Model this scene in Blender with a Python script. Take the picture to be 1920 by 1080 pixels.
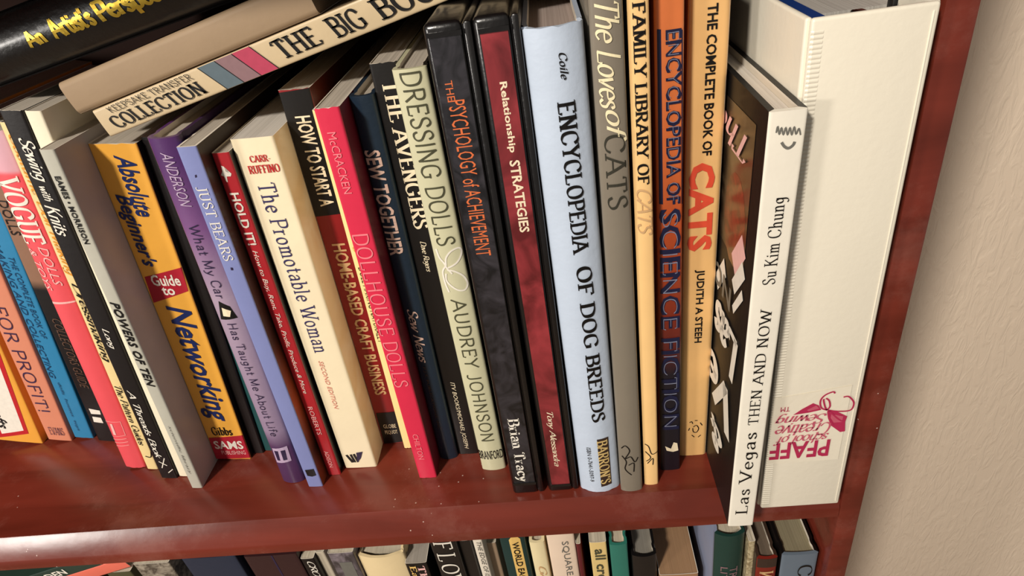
import bpy, bmesh, math, random
from mathutils import Vector, Matrix

for _o in list(bpy.data.objects):
    bpy.data.objects.remove(_o)
scene = bpy.context.scene
COL = scene.collection
random.seed(7)

# ------------------------------------------------------------------ camera
# World frame: x runs along the shelf, y goes into the bookcase, z is up.
# The top of the middle shelf is z = 0 and its upper front edge is y = 0.
CR = ((0.989232, 0.029045, -0.143448), (-0.104213, -0.548389, -0.829704), (-0.102764, 0.835719, -0.539456))
cam_data = bpy.data.cameras.new('camera')
cam_data.sensor_width = 36.0
cam_data.lens = 1192.172 / 1920 * 36.0
cam_data.clip_start = 0.01
cam = bpy.data.objects.new('camera', cam_data)
COL.objects.link(cam)
_r, _d, _f = (Vector(v) for v in CR)
cam.matrix_world = Matrix(((_r.x, -_d.x, -_f.x, 0.0), (_r.y, -_d.y, -_f.y, -0.27), (_r.z, -_d.z, -_f.z, 0.339), (0, 0, 0, 1)))
scene.camera = cam

# ------------------------------------------------------------------ light
def C(h, a=1.0):
    h = h.lstrip('#')
    v = [int(h[i:i + 2], 16) / 255 for i in (0, 2, 4)]
    v = [(c / 12.92 if c <= .04045 else ((c + .055) / 1.055) ** 2.4) for c in v]
    return (v[0], v[1], v[2], a)

world = bpy.data.worlds.new('room_ambient')
scene.world = world
world.use_nodes = True
_bg = world.node_tree.nodes['Background']
_bg.inputs[0].default_value = (1.0, 0.94, 0.87, 1)
_bg.inputs[1].default_value = 0.24

def area_light(name, loc, target, size, power, color):
    d = bpy.data.lights.new(name, 'AREA')
    d.shape = 'DISK'
    d.size = size
    d.energy = power
    d.color = color
    o = bpy.data.objects.new(name, d)
    o.location = loc
    o.rotation_euler = (Vector(target) - Vector(loc)).to_track_quat('-Z', 'Y').to_euler()
    COL.objects.link(o)
    return o

area_light('ceiling_lamp_light', (-0.76, -1.33, 1.36), (0.02, 0.03, 0.12), 0.20, 37, (1.0, 0.925, 0.83))
area_light('table_lamp_light', (-1.78, -1.47, 0.46), (-.35, 0, 0), 0.30, 16, (1.0, 0.94, 0.87))

scene.view_settings.view_transform = 'Standard'
scene.view_settings.look = 'None'
scene.view_settings.gamma = 1.0
scene.view_settings.use_curve_mapping = False
scene.view_settings.exposure = 0.0

# ------------------------------------------------------------------ materials
_M = {}
def nodes_of(m):
    return m.node_tree.nodes, m.node_tree.links

def base_mat(name, rough=.5, coat=0.0, spec=.5, metal=0.0):
    m = bpy.data.materials.new(name)
    m.use_nodes = True
    b = m.node_tree.nodes['Principled BSDF']
    b.inputs['Roughness'].default_value = rough
    b.inputs['Coat Weight'].default_value = coat
    b.inputs['Coat Roughness'].default_value = .18
    b.inputs['Specular IOR Level'].default_value = spec
    b.inputs['Metallic'].default_value = metal
    return m, b

def print_mat(name, col, rough=.45, coat=.15, var=.08, stops=None, h=.27, bump=.15, metal=0.0):
    """printed paper or cloth: base colour with faint wear, optional colour stops along the height"""
    key = ('print', name)
    if key in _M:
        return _M[key]
    m, b = base_mat(name, rough, coat, .4, metal)
    N, L = nodes_of(m)
    tc = N.new('ShaderNodeTexCoord')
    if stops:
        sep = N.new('ShaderNodeSeparateXYZ'); L.new(tc.outputs['Object'], sep.inputs[0])
        mp = N.new('ShaderNodeMath'); mp.operation = 'DIVIDE'; mp.inputs[1].default_value = h
        L.new(sep.outputs['Z'], mp.inputs[0])
        rp = N.new('ShaderNodeValToRGB'); L.new(mp.outputs[0], rp.inputs[0])
        e = rp.color_ramp.elements
        while len(e) > 1:
            e.remove(e[-1])
        e[0].position = stops[0][0]; e[0].color = C(stops[0][1])
        for p, c in stops[1:]:
            n = e.new(p); n.color = C(c)
        src = rp.outputs[0]
    else:
        rgb = N.new('ShaderNodeRGB'); rgb.outputs[0].default_value = C(col); src = rgb.outputs[0]
    nz = N.new('ShaderNodeTexNoise'); nz.inputs['Scale'].default_value = 45; nz.inputs['Detail'].default_value = 6
    L.new(tc.outputs['Object'], nz.inputs['Vector'])
    mr = N.new('ShaderNodeMapRange'); mr.inputs[3].default_value = 1 - var; mr.inputs[4].default_value = 1 + var
    L.new(nz.outputs['Fac'], mr.inputs[0])
    mx = N.new('ShaderNodeVectorMath'); mx.operation = 'SCALE'
    L.new(src, mx.inputs[0]); L.new(mr.outputs[0], mx.inputs['Scale'])
    L.new(mx.outputs[0], b.inputs['Base Color'])
    n2 = N.new('ShaderNodeTexNoise'); n2.inputs['Scale'].default_value = 260; n2.inputs['Detail'].default_value = 3
    L.new(tc.outputs['Object'], n2.inputs['Vector'])
    bp = N.new('ShaderNodeBump'); bp.inputs['Strength'].default_value = bump; bp.inputs['Distance'].default_value = .0006
    L.new(n2.outputs['Fac'], bp.inputs['Height']); L.new(bp.outputs[0], b.inputs['Normal'])
    _M[key] = m
    return m

def marble_mat(name, c1, c2, scale=60):
    key = ('marble', name)
    if key in _M:
        return _M[key]
    m, b = base_mat(name, .35, .5)
    N, L = nodes_of(m)
    tc = N.new('ShaderNodeTexCoord')
    nz = N.new('ShaderNodeTexNoise'); nz.inputs['Scale'].default_value = scale; nz.inputs['Detail'].default_value = 8
    nz.inputs['Distortion'].default_value = 1.5
    L.new(tc.outputs['Object'], nz.inputs['Vector'])
    rp = N.new('ShaderNodeValToRGB'); L.new(nz.outputs['Fac'], rp.inputs[0])
    rp.color_ramp.elements[0].position = .35; rp.color_ramp.elements[0].color = C(c1)
    rp.color_ramp.elements[1].position = .72; rp.color_ramp.elements[1].color = C(c2)
    L.new(rp.outputs[0], b.inputs['Base Color'])
    _M[key] = m
    return m

def paper_mat(name='page_edges', col='#cfc4ae', axis=0):
    key = ('paper', name)
    if key in _M:
        return _M[key]
    m, b = base_mat(name, .85, 0, .2)
    N, L = nodes_of(m)
    tc = N.new('ShaderNodeTexCoord')
    mp = N.new('ShaderNodeMapping')
    sc = [6, 6, 6]; sc[axis] = 2200
    mp.inputs['Scale'].default_value = sc
    L.new(tc.outputs['Object'], mp.inputs[0])
    nz = N.new('ShaderNodeTexNoise'); nz.inputs['Scale'].default_value = 1.0; nz.inputs['Detail'].default_value = 2
    L.new(mp.outputs[0], nz.inputs['Vector'])
    rp = N.new('ShaderNodeValToRGB'); L.new(nz.outputs['Fac'], rp.inputs[0])
    c = C(col)
    rp.color_ramp.elements[0].position = .3; rp.color_ramp.elements[0].color = (c[0] * .78, c[1] * .77, c[2] * .76, 1)
    rp.color_ramp.elements[1].position = .65; rp.color_ramp.elements[1].color = c
    L.new(rp.outputs[0], b.inputs['Base Color'])
    bp = N.new('ShaderNodeBump'); bp.inputs['Strength'].default_value = .35; bp.inputs['Distance'].default_value = .0004
    L.new(nz.outputs['Fac'], bp.inputs['Height']); L.new(bp.outputs[0], b.inputs['Normal'])
    _M[key] = m
    return m

INK = dict(navy='#1c2a5e', cream_ink='#f0e0c0', ink='#0f0c0b', white_ink='#efe8da', red_ink='#c02028', purple_ink='#3f2748',
           deepblue_ink='#123f66', brown_ink='#5c4436', pinkwhite_ink='#efb9b4', orange_ink='#e29a35', gray_ink='#6f6d66',
           lilac_ink='#b9a3bd', darkviolet_ink='#2c2140', violet_ink='#35305e', rose_ink='#d98878', tan_ink='#d0a878',
           pink_ink='#f0868e', copper_ink='#e0bcab', olive_ink='#4d4c38', orangered_ink='#dc7040', gold_ink='#d6b878',
           paleyellow_ink='#f3e6bd', darkolive_ink='#37352c', darknavy_ink='#1a1d3c', slate_ink='#7c8096', coral_ink='#d84e34',
           darkbrown_ink='#3a2a22', netred='#b02032', ink_cover='#120e0c', crimson_ink='#b02a50', rosered_ink='#c25a6e',
           foil_gold='#e8c24a', mauve_ink='#8a6a6e', bluegray_ink='#5b6a72', crimson2_ink='#b5405a', amber='#e8c070', graphite='#33343a')
def ink(c):
    key = ('ink', c)
    if key in _M:
        return _M[key]
    if c == 'foil_gold':
        m, b = base_mat('foil_gold', .28, 0, .5, .75)
    else:
        m, b = base_mat('ink_' + c if not c.endswith('ink') else c, .45, .1, .35)
    N, L = nodes_of(m)
    tc = N.new('ShaderNodeTexCoord')
    nz = N.new('ShaderNodeTexNoise'); nz.inputs['Scale'].default_value = 300
    L.new(tc.outputs['Object'], nz.inputs['Vector'])
    mr = N.new('ShaderNodeMapRange'); mr.inputs[3].default_value = .9; mr.inputs[4].default_value = 1.1
    L.new(nz.outputs['Fac'], mr.inputs[0])
    rgb = N.new('ShaderNodeRGB'); rgb.outputs[0].default_value = C(INK[c])
    mx = N.new('ShaderNodeVectorMath'); mx.operation = 'SCALE'
    L.new(rgb.outputs[0], mx.inputs[0]); L.new(mr.outputs[0], mx.inputs['Scale']); L.new(mx.outputs[0], b.inputs['Base Color'])
    _M[key] = m
    return m

def wood_mat():
    m, b = base_mat('cherry_stained_wood', .3, .12, .4)
    b.inputs['Coat Roughness'].default_value = .22
    N, L = nodes_of(m)
    tc = N.new('ShaderNodeTexCoord')
    mp = N.new('ShaderNodeMapping'); mp.inputs['Scale'].default_value = (3, 26, 26)
    L.new(tc.outputs['Object'], mp.inputs[0])
    nz = N.new('ShaderNodeTexNoise'); nz.inputs['Scale'].default_value = 1.6; nz.inputs['Detail'].default_value = 8; nz.inputs['Distortion'].default_value = .8
    L.new(mp.outputs[0], nz.inputs['Vector'])
    rp = N.new('ShaderNodeValToRGB'); L.new(nz.outputs['Fac'], rp.inputs[0])
    e = rp.color_ramp.elements
    e[0].position = .25; e[0].color = C('#561f14'); e[1].position = .78; e[1].color = C('#7c3225')
    # dust and scratches
    vo = N.new('ShaderNodeTexNoise'); vo.inputs['Scale'].default_value = 14; vo.inputs['Detail'].default_value = 9; vo.inputs['Roughness'].default_value = .7
    L.new(tc.outputs['Object'], vo.inputs['Vector'])
    r2 = N.new('ShaderNodeValToRGB'); L.new(vo.outputs['Fac'], r2.inputs[0])
    r2.color_ramp.elements[0].position = .52; r2.color_ramp.elements[0].color = (0, 0, 0, 1)
    r2.color_ramp.elements[1].position = .8; r2.color_ramp.elements[1].color = (.3, .3, .3, 1)
    mx = N.new('ShaderNodeMix'); mx.data_type = 'RGBA'
    L.new(r2.outputs[0], mx.inputs[0]); L.new(rp.outputs[0], mx.inputs[6]); mx.inputs[7].default_value = C('#a8786a')
    # crumbs of pale dust
    vd = N.new('ShaderNodeTexVoronoi'); vd.inputs['Scale'].default_value = 130
    L.new(tc.outputs['Object'], vd.inputs['Vector'])
    lt = N.new('ShaderNodeMath'); lt.operation = 'LESS_THAN'; lt.inputs[1].default_value = .06
    L.new(vd.outputs['Distance'], lt.inputs[0])
    sw = N.new('ShaderNodeTexNoise'); sw.inputs['Scale'].default_value = 9
    L.new(tc.outputs['Object'], sw.inputs['Vector'])
    gt = N.new('ShaderNodeMath'); gt.operation = 'GREATER_THAN'; gt.inputs[1].default_value = .62
    L.new(sw.outputs['Fac'], gt.inputs[0])
    mu = N.new('ShaderNodeMath'); mu.operation = 'MULTIPLY'
    L.new(lt.outputs[0], mu.inputs[0]); L.new(gt.outputs[0], mu.inputs[1])
    m2 = N.new('ShaderNodeMix'); m2.data_type = 'RGBA'
    L.new(mu.outputs[0], m2.inputs[0]); L.new(mx.outputs[2], m2.inputs[6]); m2.inputs[7].default_value = C('#c0a79c')
    L.new(m2.outputs[2], b.inputs['Base Color'])
    mr = N.new('ShaderNodeMapRange'); mr.inputs[1].default_value = .3; mr.inputs[2].default_value = .75
    mr.inputs[3].default_value = .2; mr.inputs[4].default_value = .32
    L.new(vo.outputs['Fac'], mr.inputs[0]); L.new(mr.outputs[0], b.inputs['Roughness'])
    bp = N.new('ShaderNodeBump'); bp.inputs['Strength'].default_value = .16; bp.inputs['Distance'].default_value = .0006
    n3 = N.new('ShaderNodeTexNoise'); n3.inputs['Scale'].default_value = 90; n3.inputs['Detail'].default_value = 4
    L.new(tc.outputs['Object'], n3.inputs['Vector'])
    L.new(n3.outputs['Fac'], bp.inputs['Height']); L.new(bp.outputs[0], b.inputs['Normal'])
    return m

def wall_mat():
    m, b = base_mat('textured_wall_paint', .8, 0, .25)
    b.inputs['Base Color'].default_value = C('#fbe7cf')
    N, L = nodes_of(m)
    tc = N.new('ShaderNodeTexCoord')
    mp = N.new('ShaderNodeMapping'); mp.inputs['Rotation'].default_value = (0, math.radians(-28), 0); mp.inputs['Scale'].default_value = (1, 1, .28)
    L.new(tc.outputs['Object'], mp.inputs[0])
    nz = N.new('ShaderNodeTexNoise'); nz.inputs['Scale'].default_value = 110; nz.inputs['Detail'].default_value = 3; nz.inputs['Distortion'].default_value = 1.2
    L.new(mp.outputs[0], nz.inputs['Vector'])
    rp = N.new('ShaderNodeValToRGB'); L.new(nz.outputs['Fac'], rp.inputs[0])
    rp.color_ramp.elements[0].position = .42; rp.color_ramp.elements[1].position = .62
    bp = N.new('ShaderNodeBump'); bp.inputs['Strength'].default_value = .3; bp.inputs['Distance'].default_value = .0016
    L.new(rp.outputs[0], bp.inputs['Height']); L.new(bp.outputs[0], b.inputs['Normal'])
    return m

# ------------------------------------------------------------------ objects
def tag(o, label=None, cat=None, group=None, kind=None):
    if label: o['label'] = label
    if cat: o['category'] = cat
    if group: o['group'] = group
    if kind: o['kind'] = kind
    return o

def empty(name, loc=(0, 0, 0), rot=(0, 0, 0)):
    o = bpy.data.objects.new(name, None)
    o.empty_display_size = .02
    o.location = loc; o.rotation_euler = rot
    COL.objects.link(o)
    return o

def link_mesh(name, verts, faces, mats, parent=None, fm=None, smooth=None):
    me = bpy.data.meshes.new(name)
    me.from_pydata(verts, [], faces)
    for mm in (mats if isinstance(mats, (list, tuple)) else [mats]):
        me.materials.append(mm)
    if fm:
        for p, i in zip(me.polygons, fm):
            p.material_index = i
    if smooth is not None:
        me.polygons.foreach_set('use_smooth', [True] * len(me.polygons))
        me.update()
        try:
            me.set_sharp_from_angle(angle=math.radians(smooth))
        except Exception:
            pass
    me.update()
    o = bpy.data.objects.new(name, me)
    COL.objects.link(o)
    if parent: o.parent = parent
    return o

def box_geo(x0, x1, y0, y1, z0, z1):
    v = [(x0, y0, z0), (x1, y0, z0), (x1, y1, z0), (x0, y1, z0), (x0, y0, z1), (x1, y0, z1), (x1, y1, z1), (x0, y1, z1)]
    f = [(0, 3, 2, 1), (4, 5, 6, 7), (0, 1, 5, 4), (1, 2, 6, 5), (2, 3, 7, 6), (3, 0, 4, 7)]
    return v, f

def box(name, x0, x1, y0, y1, z0, z1, mat, parent=None, bevel=0.0, seg=2):
    v, f = box_geo(x0, x1, y0, y1, z0, z1)
    if not bevel:
        return link_mesh(name, v, f, mat, parent)
    bm = bmesh.new()
    vs = [bm.verts.new(p) for p in v]
    for q in f: bm.faces.new([vs[i] for i in q])
    bmesh.ops.bevel(bm, geom=list(bm.edges), offset=bevel, segments=seg, affect='EDGES', profile=.5)
    me = bpy.data.meshes.new(name); bm.to_mesh(me); bm.free()
    me.materials.append(mat)
    me.polygons.foreach_set('use_smooth', [True] * len(me.polygons)); me.update()
    me.set_sharp_from_angle(angle=math.radians(40))
    o = bpy.data.objects.new(name, me); COL.objects.link(o)
    if parent: o.parent = parent
    return o

def prism(name, prof, x0, x1, mat, parent=None, smooth=30):
    """profile in (y, z) swept along x"""
    n = len(prof)
    v = [(x0, p[0], p[1]) for p in prof] + [(x1, p[0], p[1]) for p in prof]
    f = [(i, (i + 1) % n, n + (i + 1) % n, n + i) for i in range(n)]
    f += [tuple(range(n - 1, -1, -1)), tuple(range(n, 2 * n))]
    return link_mesh(name, v, f, mat, parent, smooth=smooth)

# ------------------------------------------------------------------ lettering
# A small pen font written as strokes; '~' marks a smooth stroke.
G = {
 'A': (.72, ['0,0 .36,1', '.36,1 .72,0', '.13,.34 .59,.34']),
 'B': (.6, ['.1,0 .1,1', '~.1,1 .38,.99 .53,.88 .5,.63 .34,.54 .1,.53', '~.1,.53 .38,.52 .58,.41 .58,.13 .38,.01 .1,0']),
 'C': (.68, ['~.66,.78 .56,.94 .36,1 .12,.86 .04,.5 .12,.14 .36,0 .56,.06 .66,.24']),
 'D': (.7, ['.1,0 .1,1', '~.1,1 .38,.98 .62,.82 .68,.5 .62,.18 .38,.02 .1,0']),
 'E': (.56, ['.1,0 .1,1', '.1,1 .52,1 .53,.86', '.1,.53 .42,.53', '.1,0 .54,0 .56,.16']),
 'F': (.54, ['.1,0 .1,1', '.1,1 .52,1 .53,.84', '.1,.52 .42,.52']),
 'G': (.74, ['~.66,.78 .56,.94 .36,1 .12,.86 .04,.5 .12,.14 .36,0 .56,.05 .66,.14', '.66,.1 .66,.42', '.5,.43 .72,.43']),
 'H': (.7, ['.1,0 .1,1', '.6,0 .6,1', '.1,.52 .6,.52']),
 'I': (.2, ['.1,0 .1,1']),
 'J': (.4, ['~.3,1 .3,.5 .3,.12 .2,-.04 .04,0']),
 'K': (.66, ['.1,0 .1,1', '.58,1 .1,.44', '.24,.6 .62,0']),
 'L': (.54, ['.1,0 .1,1', '.1,0 .52,0 .54,.17']),
 'M': (.86, ['.1,0 .12,1', '.12,1 .43,.08', '.43,.08 .74,1', '.74,1 .76,0']),
 'N': (.72, ['.1,0 .1,1', '.1,1 .62,0', '.62,0 .62,1']),
 'O': (.76, ['~.38,1 .14,.87 .05,.5 .14,.13 .38,0 .62,.13 .71,.5 .62,.87 .38,1']),
 'P': (.58, ['.1,0 .1,1', '~.1,1 .4,.99 .56,.86 .54,.58 .38,.47 .1,.46']),
 'Q': (.76, ['~.38,1 .14,.87 .05,.5 .14,.13 .38,0 .62,.13 .71,.5 .62,.87 .38,1', '.42,.22 .74,-.14']),
 'R': (.64, ['.1,0 .1,1', '~.1,1 .4,.99 .55,.87 .53,.62 .37,.51 .1,.5', '.3,.5 .62,0']),
 'S': (.54, ['~.48,.8 .4,.96 .24,1 .07,.88 .1,.66 .3,.52 .47,.38 .5,.16 .34,.01 .14,.03 .05,.2']),
 'T': (.62, ['.31,0 .31,1', '.02,.84 .04,1 .58,1 .6,.84']),
 'U': (.7, ['~.1,1 .1,.5 .12,.16 .34,0 .56,.14 .6,.5 .6,1']),
 'V': (.68, ['0,1 .34,0', '.34,0 .68,1']),
 'W': (.98, ['0,1 .27,0', '.27,0 .5,.92', '.5,.92 .73,0', '.73,0 .98,1']),
 'X': (.66, ['.04,1 .62,0', '.62,1 .04,0']),
 'Y': (.66, ['.02,1 .33,.48', '.64,1 .33,.48', '.33,.5 .33,0']),
 'Z': (.6, ['.08,.86 .1,1 .54,1', '.54,1 .06,0', '.06,0 .54,0 .56,.16']),
 'a': (.46, ['~.07,.5 .2,.63 .36,.58 .39,.4 .39,.2 .4,.03 .47,.02', '~.39,.36 .18,.33 .05,.18 .12,.01 .28,.04 .39,.16']),
 'b': (.5, ['.1,0 .1,1', '~.1,.46 .24,.63 .42,.55 .47,.31 .42,.08 .26,-.01 .1,.1']),
 'c': (.44, ['~.42,.5 .3,.63 .13,.55 .05,.31 .12,.07 .28,-.01 .43,.1']),
 'd': (.5, ['.41,0 .41,1', '~.41,.46 .27,.63 .1,.55 .04,.31 .1,.08 .25,-.01 .41,.1']),
 'e': (.46, ['~.06,.34 .43,.36 .4,.54 .25,.63 .1,.52 .05,.3 .12,.08 .28,-.01 .43,.1']),
 'f': (.34, ['~.38,.9 .3,1 .18,.95 .15,.75 .15,.4 .15,0', '.02,.6 .32,.6']),
 'g': (.48, ['~.39,.46 .25,.63 .09,.54 .05,.34 .12,.16 .26,.12 .39,.24', '~.4,.62 .4,.2 .38,-.15 .24,-.3 .08,-.24']),
 'h': (.52, ['.1,0 .1,1', '~.1,.45 .24,.63 .38,.58 .42,.4 .42,0']),
 'i': (.2, ['.1,0 .1,.61', '.09,.8 .11,.88']),
 'j': (.22, ['~.13,.61 .13,.1 .1,-.2 -.02,-.28', '.12,.8 .14,.88']),
 'k': (.5, ['.1,0 .1,1', '.43,.61 .1,.28', '.2,.38 .47,0']),
 'l': (.2, ['.1,0 .1,1']),
 'm': (.8, ['.1,0 .1,.61', '~.1,.45 .23,.63 .36,.58 .39,.4 .39,0', '~.39,.45 .53,.63 .67,.58 .7,.4 .7,0']),
 'n': (.52, ['.1,0 .1,.61', '~.1,.45 .24,.63 .38,.58 .42,.4 .42,0']),
 'o': (.5, ['~.25,.63 .1,.54 .04,.31 .1,.07 .25,-.01 .4,.07 .46,.31 .4,.54 .25,.63']),
 'p': (.5, ['.1,-.28 .1,.61', '~.1,.46 .24,.63 .42,.55 .47,.31 .42,.08 .26,-.01 .1,.1']),
 'q': (.5, ['.41,-.28 .41,.61', '~.41,.46 .27,.63 .1,.55 .04,.31 .1,.08 .25,-.01 .41,.1']),
 'r': (.36, ['.1,0 .1,.61', '~.1,.42 .2,.58 .34,.6']),
 's': (.4, ['~.35,.5 .26,.62 .12,.58 .08,.44 .2,.34 .34,.24 .34,.06 .2,-.01 .05,.1']),
 't': (.32, ['~.15,.86 .15,.5 .15,.14 .2,.01 .33,.05', '.02,.6 .32,.6']),
 'u': (.52, ['~.1,.61 .1,.3 .13,.04 .26,-.01 .41,.14', '.42,0 .42,.61']),
 'v': (.46, ['.02,.61 .23,0', '.23,0 .44,.61']),
 'w': (.68, ['.02,.61 .19,0', '.19,0 .34,.56', '.34,.56 .5,0', '.5,0 .66,.61']),
 'x': (.46, ['.04,.61 .42,0', '.42,.61 .04,0']),
 'y': (.46, ['.02,.61 .24,.03', '~.44,.61 .3,.2 .2,-.12 .08,-.28 0,-.26']),
 'z': (.42, ['.06,.58 .38,.58', '.38,.6 .05,.01', '.05,.01 .4,.01']),
 "'": (.14, ['.07,1 .05,.78']), '.': (.16, ['.06,.0 .1,.05']), ',': (.16, ['.1,.05 .04,-.12']), '-': (.34, ['.06,.36 .3,.36']),
 '!': (.2, ['.1,1 .1,.3', '.09,.0 .11,.07']), '&': (.7, ['~.66,.4 .5,.1 .28,0 .08,.14 .14,.4 .4,.66 .42,.9 .28,1 .16,.86 .24,.6 .44,.3 .68,0']),
 '/': (.4, ['.04,-.05 .36,1.02']),
}
STYLE = {  # thick, thin, serif half-length, slant, letter gap, width factor
 'serif': (.115, .045, .11, 0, .16, 1.0), 'serifb': (.19, .06, .12, 0, .15, 1.0), 'sib': (.17, .06, .09, .25, .13, 1.0),
 'brush': (.24, .14, 0, .12, .03, .95), 'script': (.13, .055, 0, .32, .02, .95), 'dec': (.10, .07, 0, 0, .14, 1.0), 'thin': (.045, .045, 0, 0, .14, 1.0)}

def smooth_pts(p, n=5):
    out = []
    q = [p[0]] + p + [p[-1]]
    closed = abs(p[0][0] - p[-1][0]) + abs(p[0][1] - p[-1][1]) < 1e-6
    if closed:
        q[0] = p[-2]; q[-1] = p[1]
    for i in range(1, len(q) - 2):
        a, b, c, d = q[i - 1], q[i], q[i + 1], q[i + 2]
        for k in range(n):
            t = k / n
            out.append(tuple(.5 * (2 * b[j] + (c[j] - a[j]) * t + (2 * a[j] - 5 * b[j] + 4 * c[j] - d[j]) * t * t + (3 * b[j] - a[j] - 3 * c[j] + d[j]) * t ** 3) for j in (0, 1)))
    out.append(p[-1])
    return out

def ribbon(pts, width, V, F, caps=0.0):
    """a flat stroke; width is a number or a function of direction"""
    n = len(pts); L = []; R = []
    for i in range(n):
        a = pts[max(i - 1, 0)]; b = pts[min(i + 1, n - 1)]
        dx, dy = b[0] - a[0], b[1] - a[1]
        l = math.hypot(dx, dy) or 1
        dx /= l; dy /= l
        w = width(dx, dy) if callable(width) else width
        x, y = pts[i]
        if i == 0: x -= dx * caps; y -= dy * caps
        if i == n - 1: x += dx * caps; y += dy * caps
        L.append((x - dy * w / 2, y + dx * w / 2)); R.append((x + dy * w / 2, y - dx * w / 2))
    s = len(V)
    V.extend(L); V.extend(R)
    for i in range(n - 1):
        F.append((s + i, s + n + i, s + n + i + 1, s + i + 1))

def pen_text(text, style):
    thick, thin, ser, slant, gap, wf = STYLE[style]
    V = []; F = []; x = 0
    nib = math.radians(18 if style != 'thin' else 0)
    def wd(dx, dy):
        return thin + (thick - thin) * abs(dy * math.cos(nib) - dx * math.sin(nib)) ** 1.3
    for ch in text:
        if ch == ' ':
            x += .36; continue
        w, strokes = G.get(ch, G['I'])
        n0 = len(V)
        for st in strokes:
            sm = st[0] == '~'
            p = [tuple(float(c) for c in q.split(',')) for q in st.lstrip('~').split()]
            if sm: p = smooth_pts(p)
            ribbon(p, wd, V, F, caps=thin * .3)
            if ser:
                for e, o in ((p[0], p[1]), (p[-1], p[-2])):
                    dx, dy = e[0] - o[0], e[1] - o[1]
                    l = math.hypot(dx, dy) or 1
                    if abs(dy) / l > .8 and min(abs(e[1] - t) for t in (0, 1, .61, -.28)) < .03 and not (len(p) == 2 and math.hypot(p[1][0] - p[0][0], p[1][1] - p[0][1]) < .12):
                        if (e[1] == 0 and dy > 0) or (e[1] >= .6 and dy < 0): continue
                        lo = -ser if not (e[1] > .3 and ch.islower()) else -ser
                        hi = ser if not (e[1] > .3 and ch.islower()) else 0
                        ribbon([(e[0] + lo, e[1]), (e[0] + hi, e[1])], thin, V, F, caps=thick * .3)
        for i in range(n0, len(V)):
            V[i] = ((V[i][0] + V[i][1] * slant) * wf + x, V[i][1])
        x += w * wf + gap
    return V, F

_tc = {}
def glyph_mesh(text, style):
    key = (text, style)
    if key in _tc: return _tc[key]
    if style in ('sans', 'sansb', 'si', 'sb', 'sbx', 'sansx'):
        cu = bpy.data.curves.new('lettering', 'FONT')
        cu.body = text; cu.resolution_u = 2
        cu.fill_mode = 'FRONT' if hasattr(cu, 'fill_mode') else cu.fill_mode
        if style in ('sansb', 'sb'): cu.offset = .022
        if style in ('sbx', 'sansx'): cu.offset = .03 if style == 'sbx' else .045; cu.space_character = 1.08
        o = bpy.data.objects.new('lettering', cu)
        COL.objects.link(o)
        dg = bpy.context.evaluated_depsgraph_get()
        me = bpy.data.meshes.new_from_object(o.evaluated_get(dg))
        sh = .3 if style in ('si', 'sb', 'sbx') else 0
        V = [(v.co.x + v.co.y * sh, v.co.y) for v in me.vertices]
        F = [tuple(p.vertices) for p in me.polygons]
        bpy.data.objects.remove(o); bpy.data.curves.remove(cu); bpy.data.meshes.remove(me)
    else:
        V, F = pen_text(text, style)
    x0 = min(v[0] for v in V); x1 = max(v[0] for v in V); y0 = min(v[1] for v in V); y1 = max(v[1] for v in V)
    V = [((v[0] - x0) / (x1 - x0), (v[1] - y0) / (y1 - y0)) for v in V]
    _tc[key] = (V, F)
    return V, F

def surf_mesh(name, V2, F, mat, parent, mapf, cuts=None, lift=.00018, two_mats=None):
    """flat print in (u, v) laid onto a curved face through mapf(u, v, lift)"""
    if cuts:
        bm = bmesh.new()
        vs = [bm.verts.new((a, 0, b)) for a, b in V2]
        for q in F:
            try: bm.faces.new([vs[i] for i in q])
            except ValueError: pass
        bmesh.ops.triangulate(bm, faces=[f for f in bm.faces if len(f.verts) > 4])
        for c in cuts:
            bmesh.ops.bisect_plane(bm, geom=list(bm.verts) + list(bm.edges) + list(bm.faces), plane_co=(c, 0, 0), plane_no=(1, 0, 0), dist=1e-7)
        bm.verts.index_update()
        V2 = [(v.co.x, v.co.z) for v in bm.verts]
        F = [tuple(v.index for v in f.verts) for f in bm.faces]
        bm.free()
    return link_mesh(name, [mapf(a, b, lift) for a, b in V2], F, mat, parent)

def place_text(kind, V, a, b, c, d):
    """a,b along the reading direction, c,d from letter foot to letter top"""
    if kind in 'du':
        return [(c + (d - c) * t, a + (b - a) * s) for s, t in V]
    return [(a + (b - a) * s, c + (d - c) * t) for s, t in V]

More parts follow.
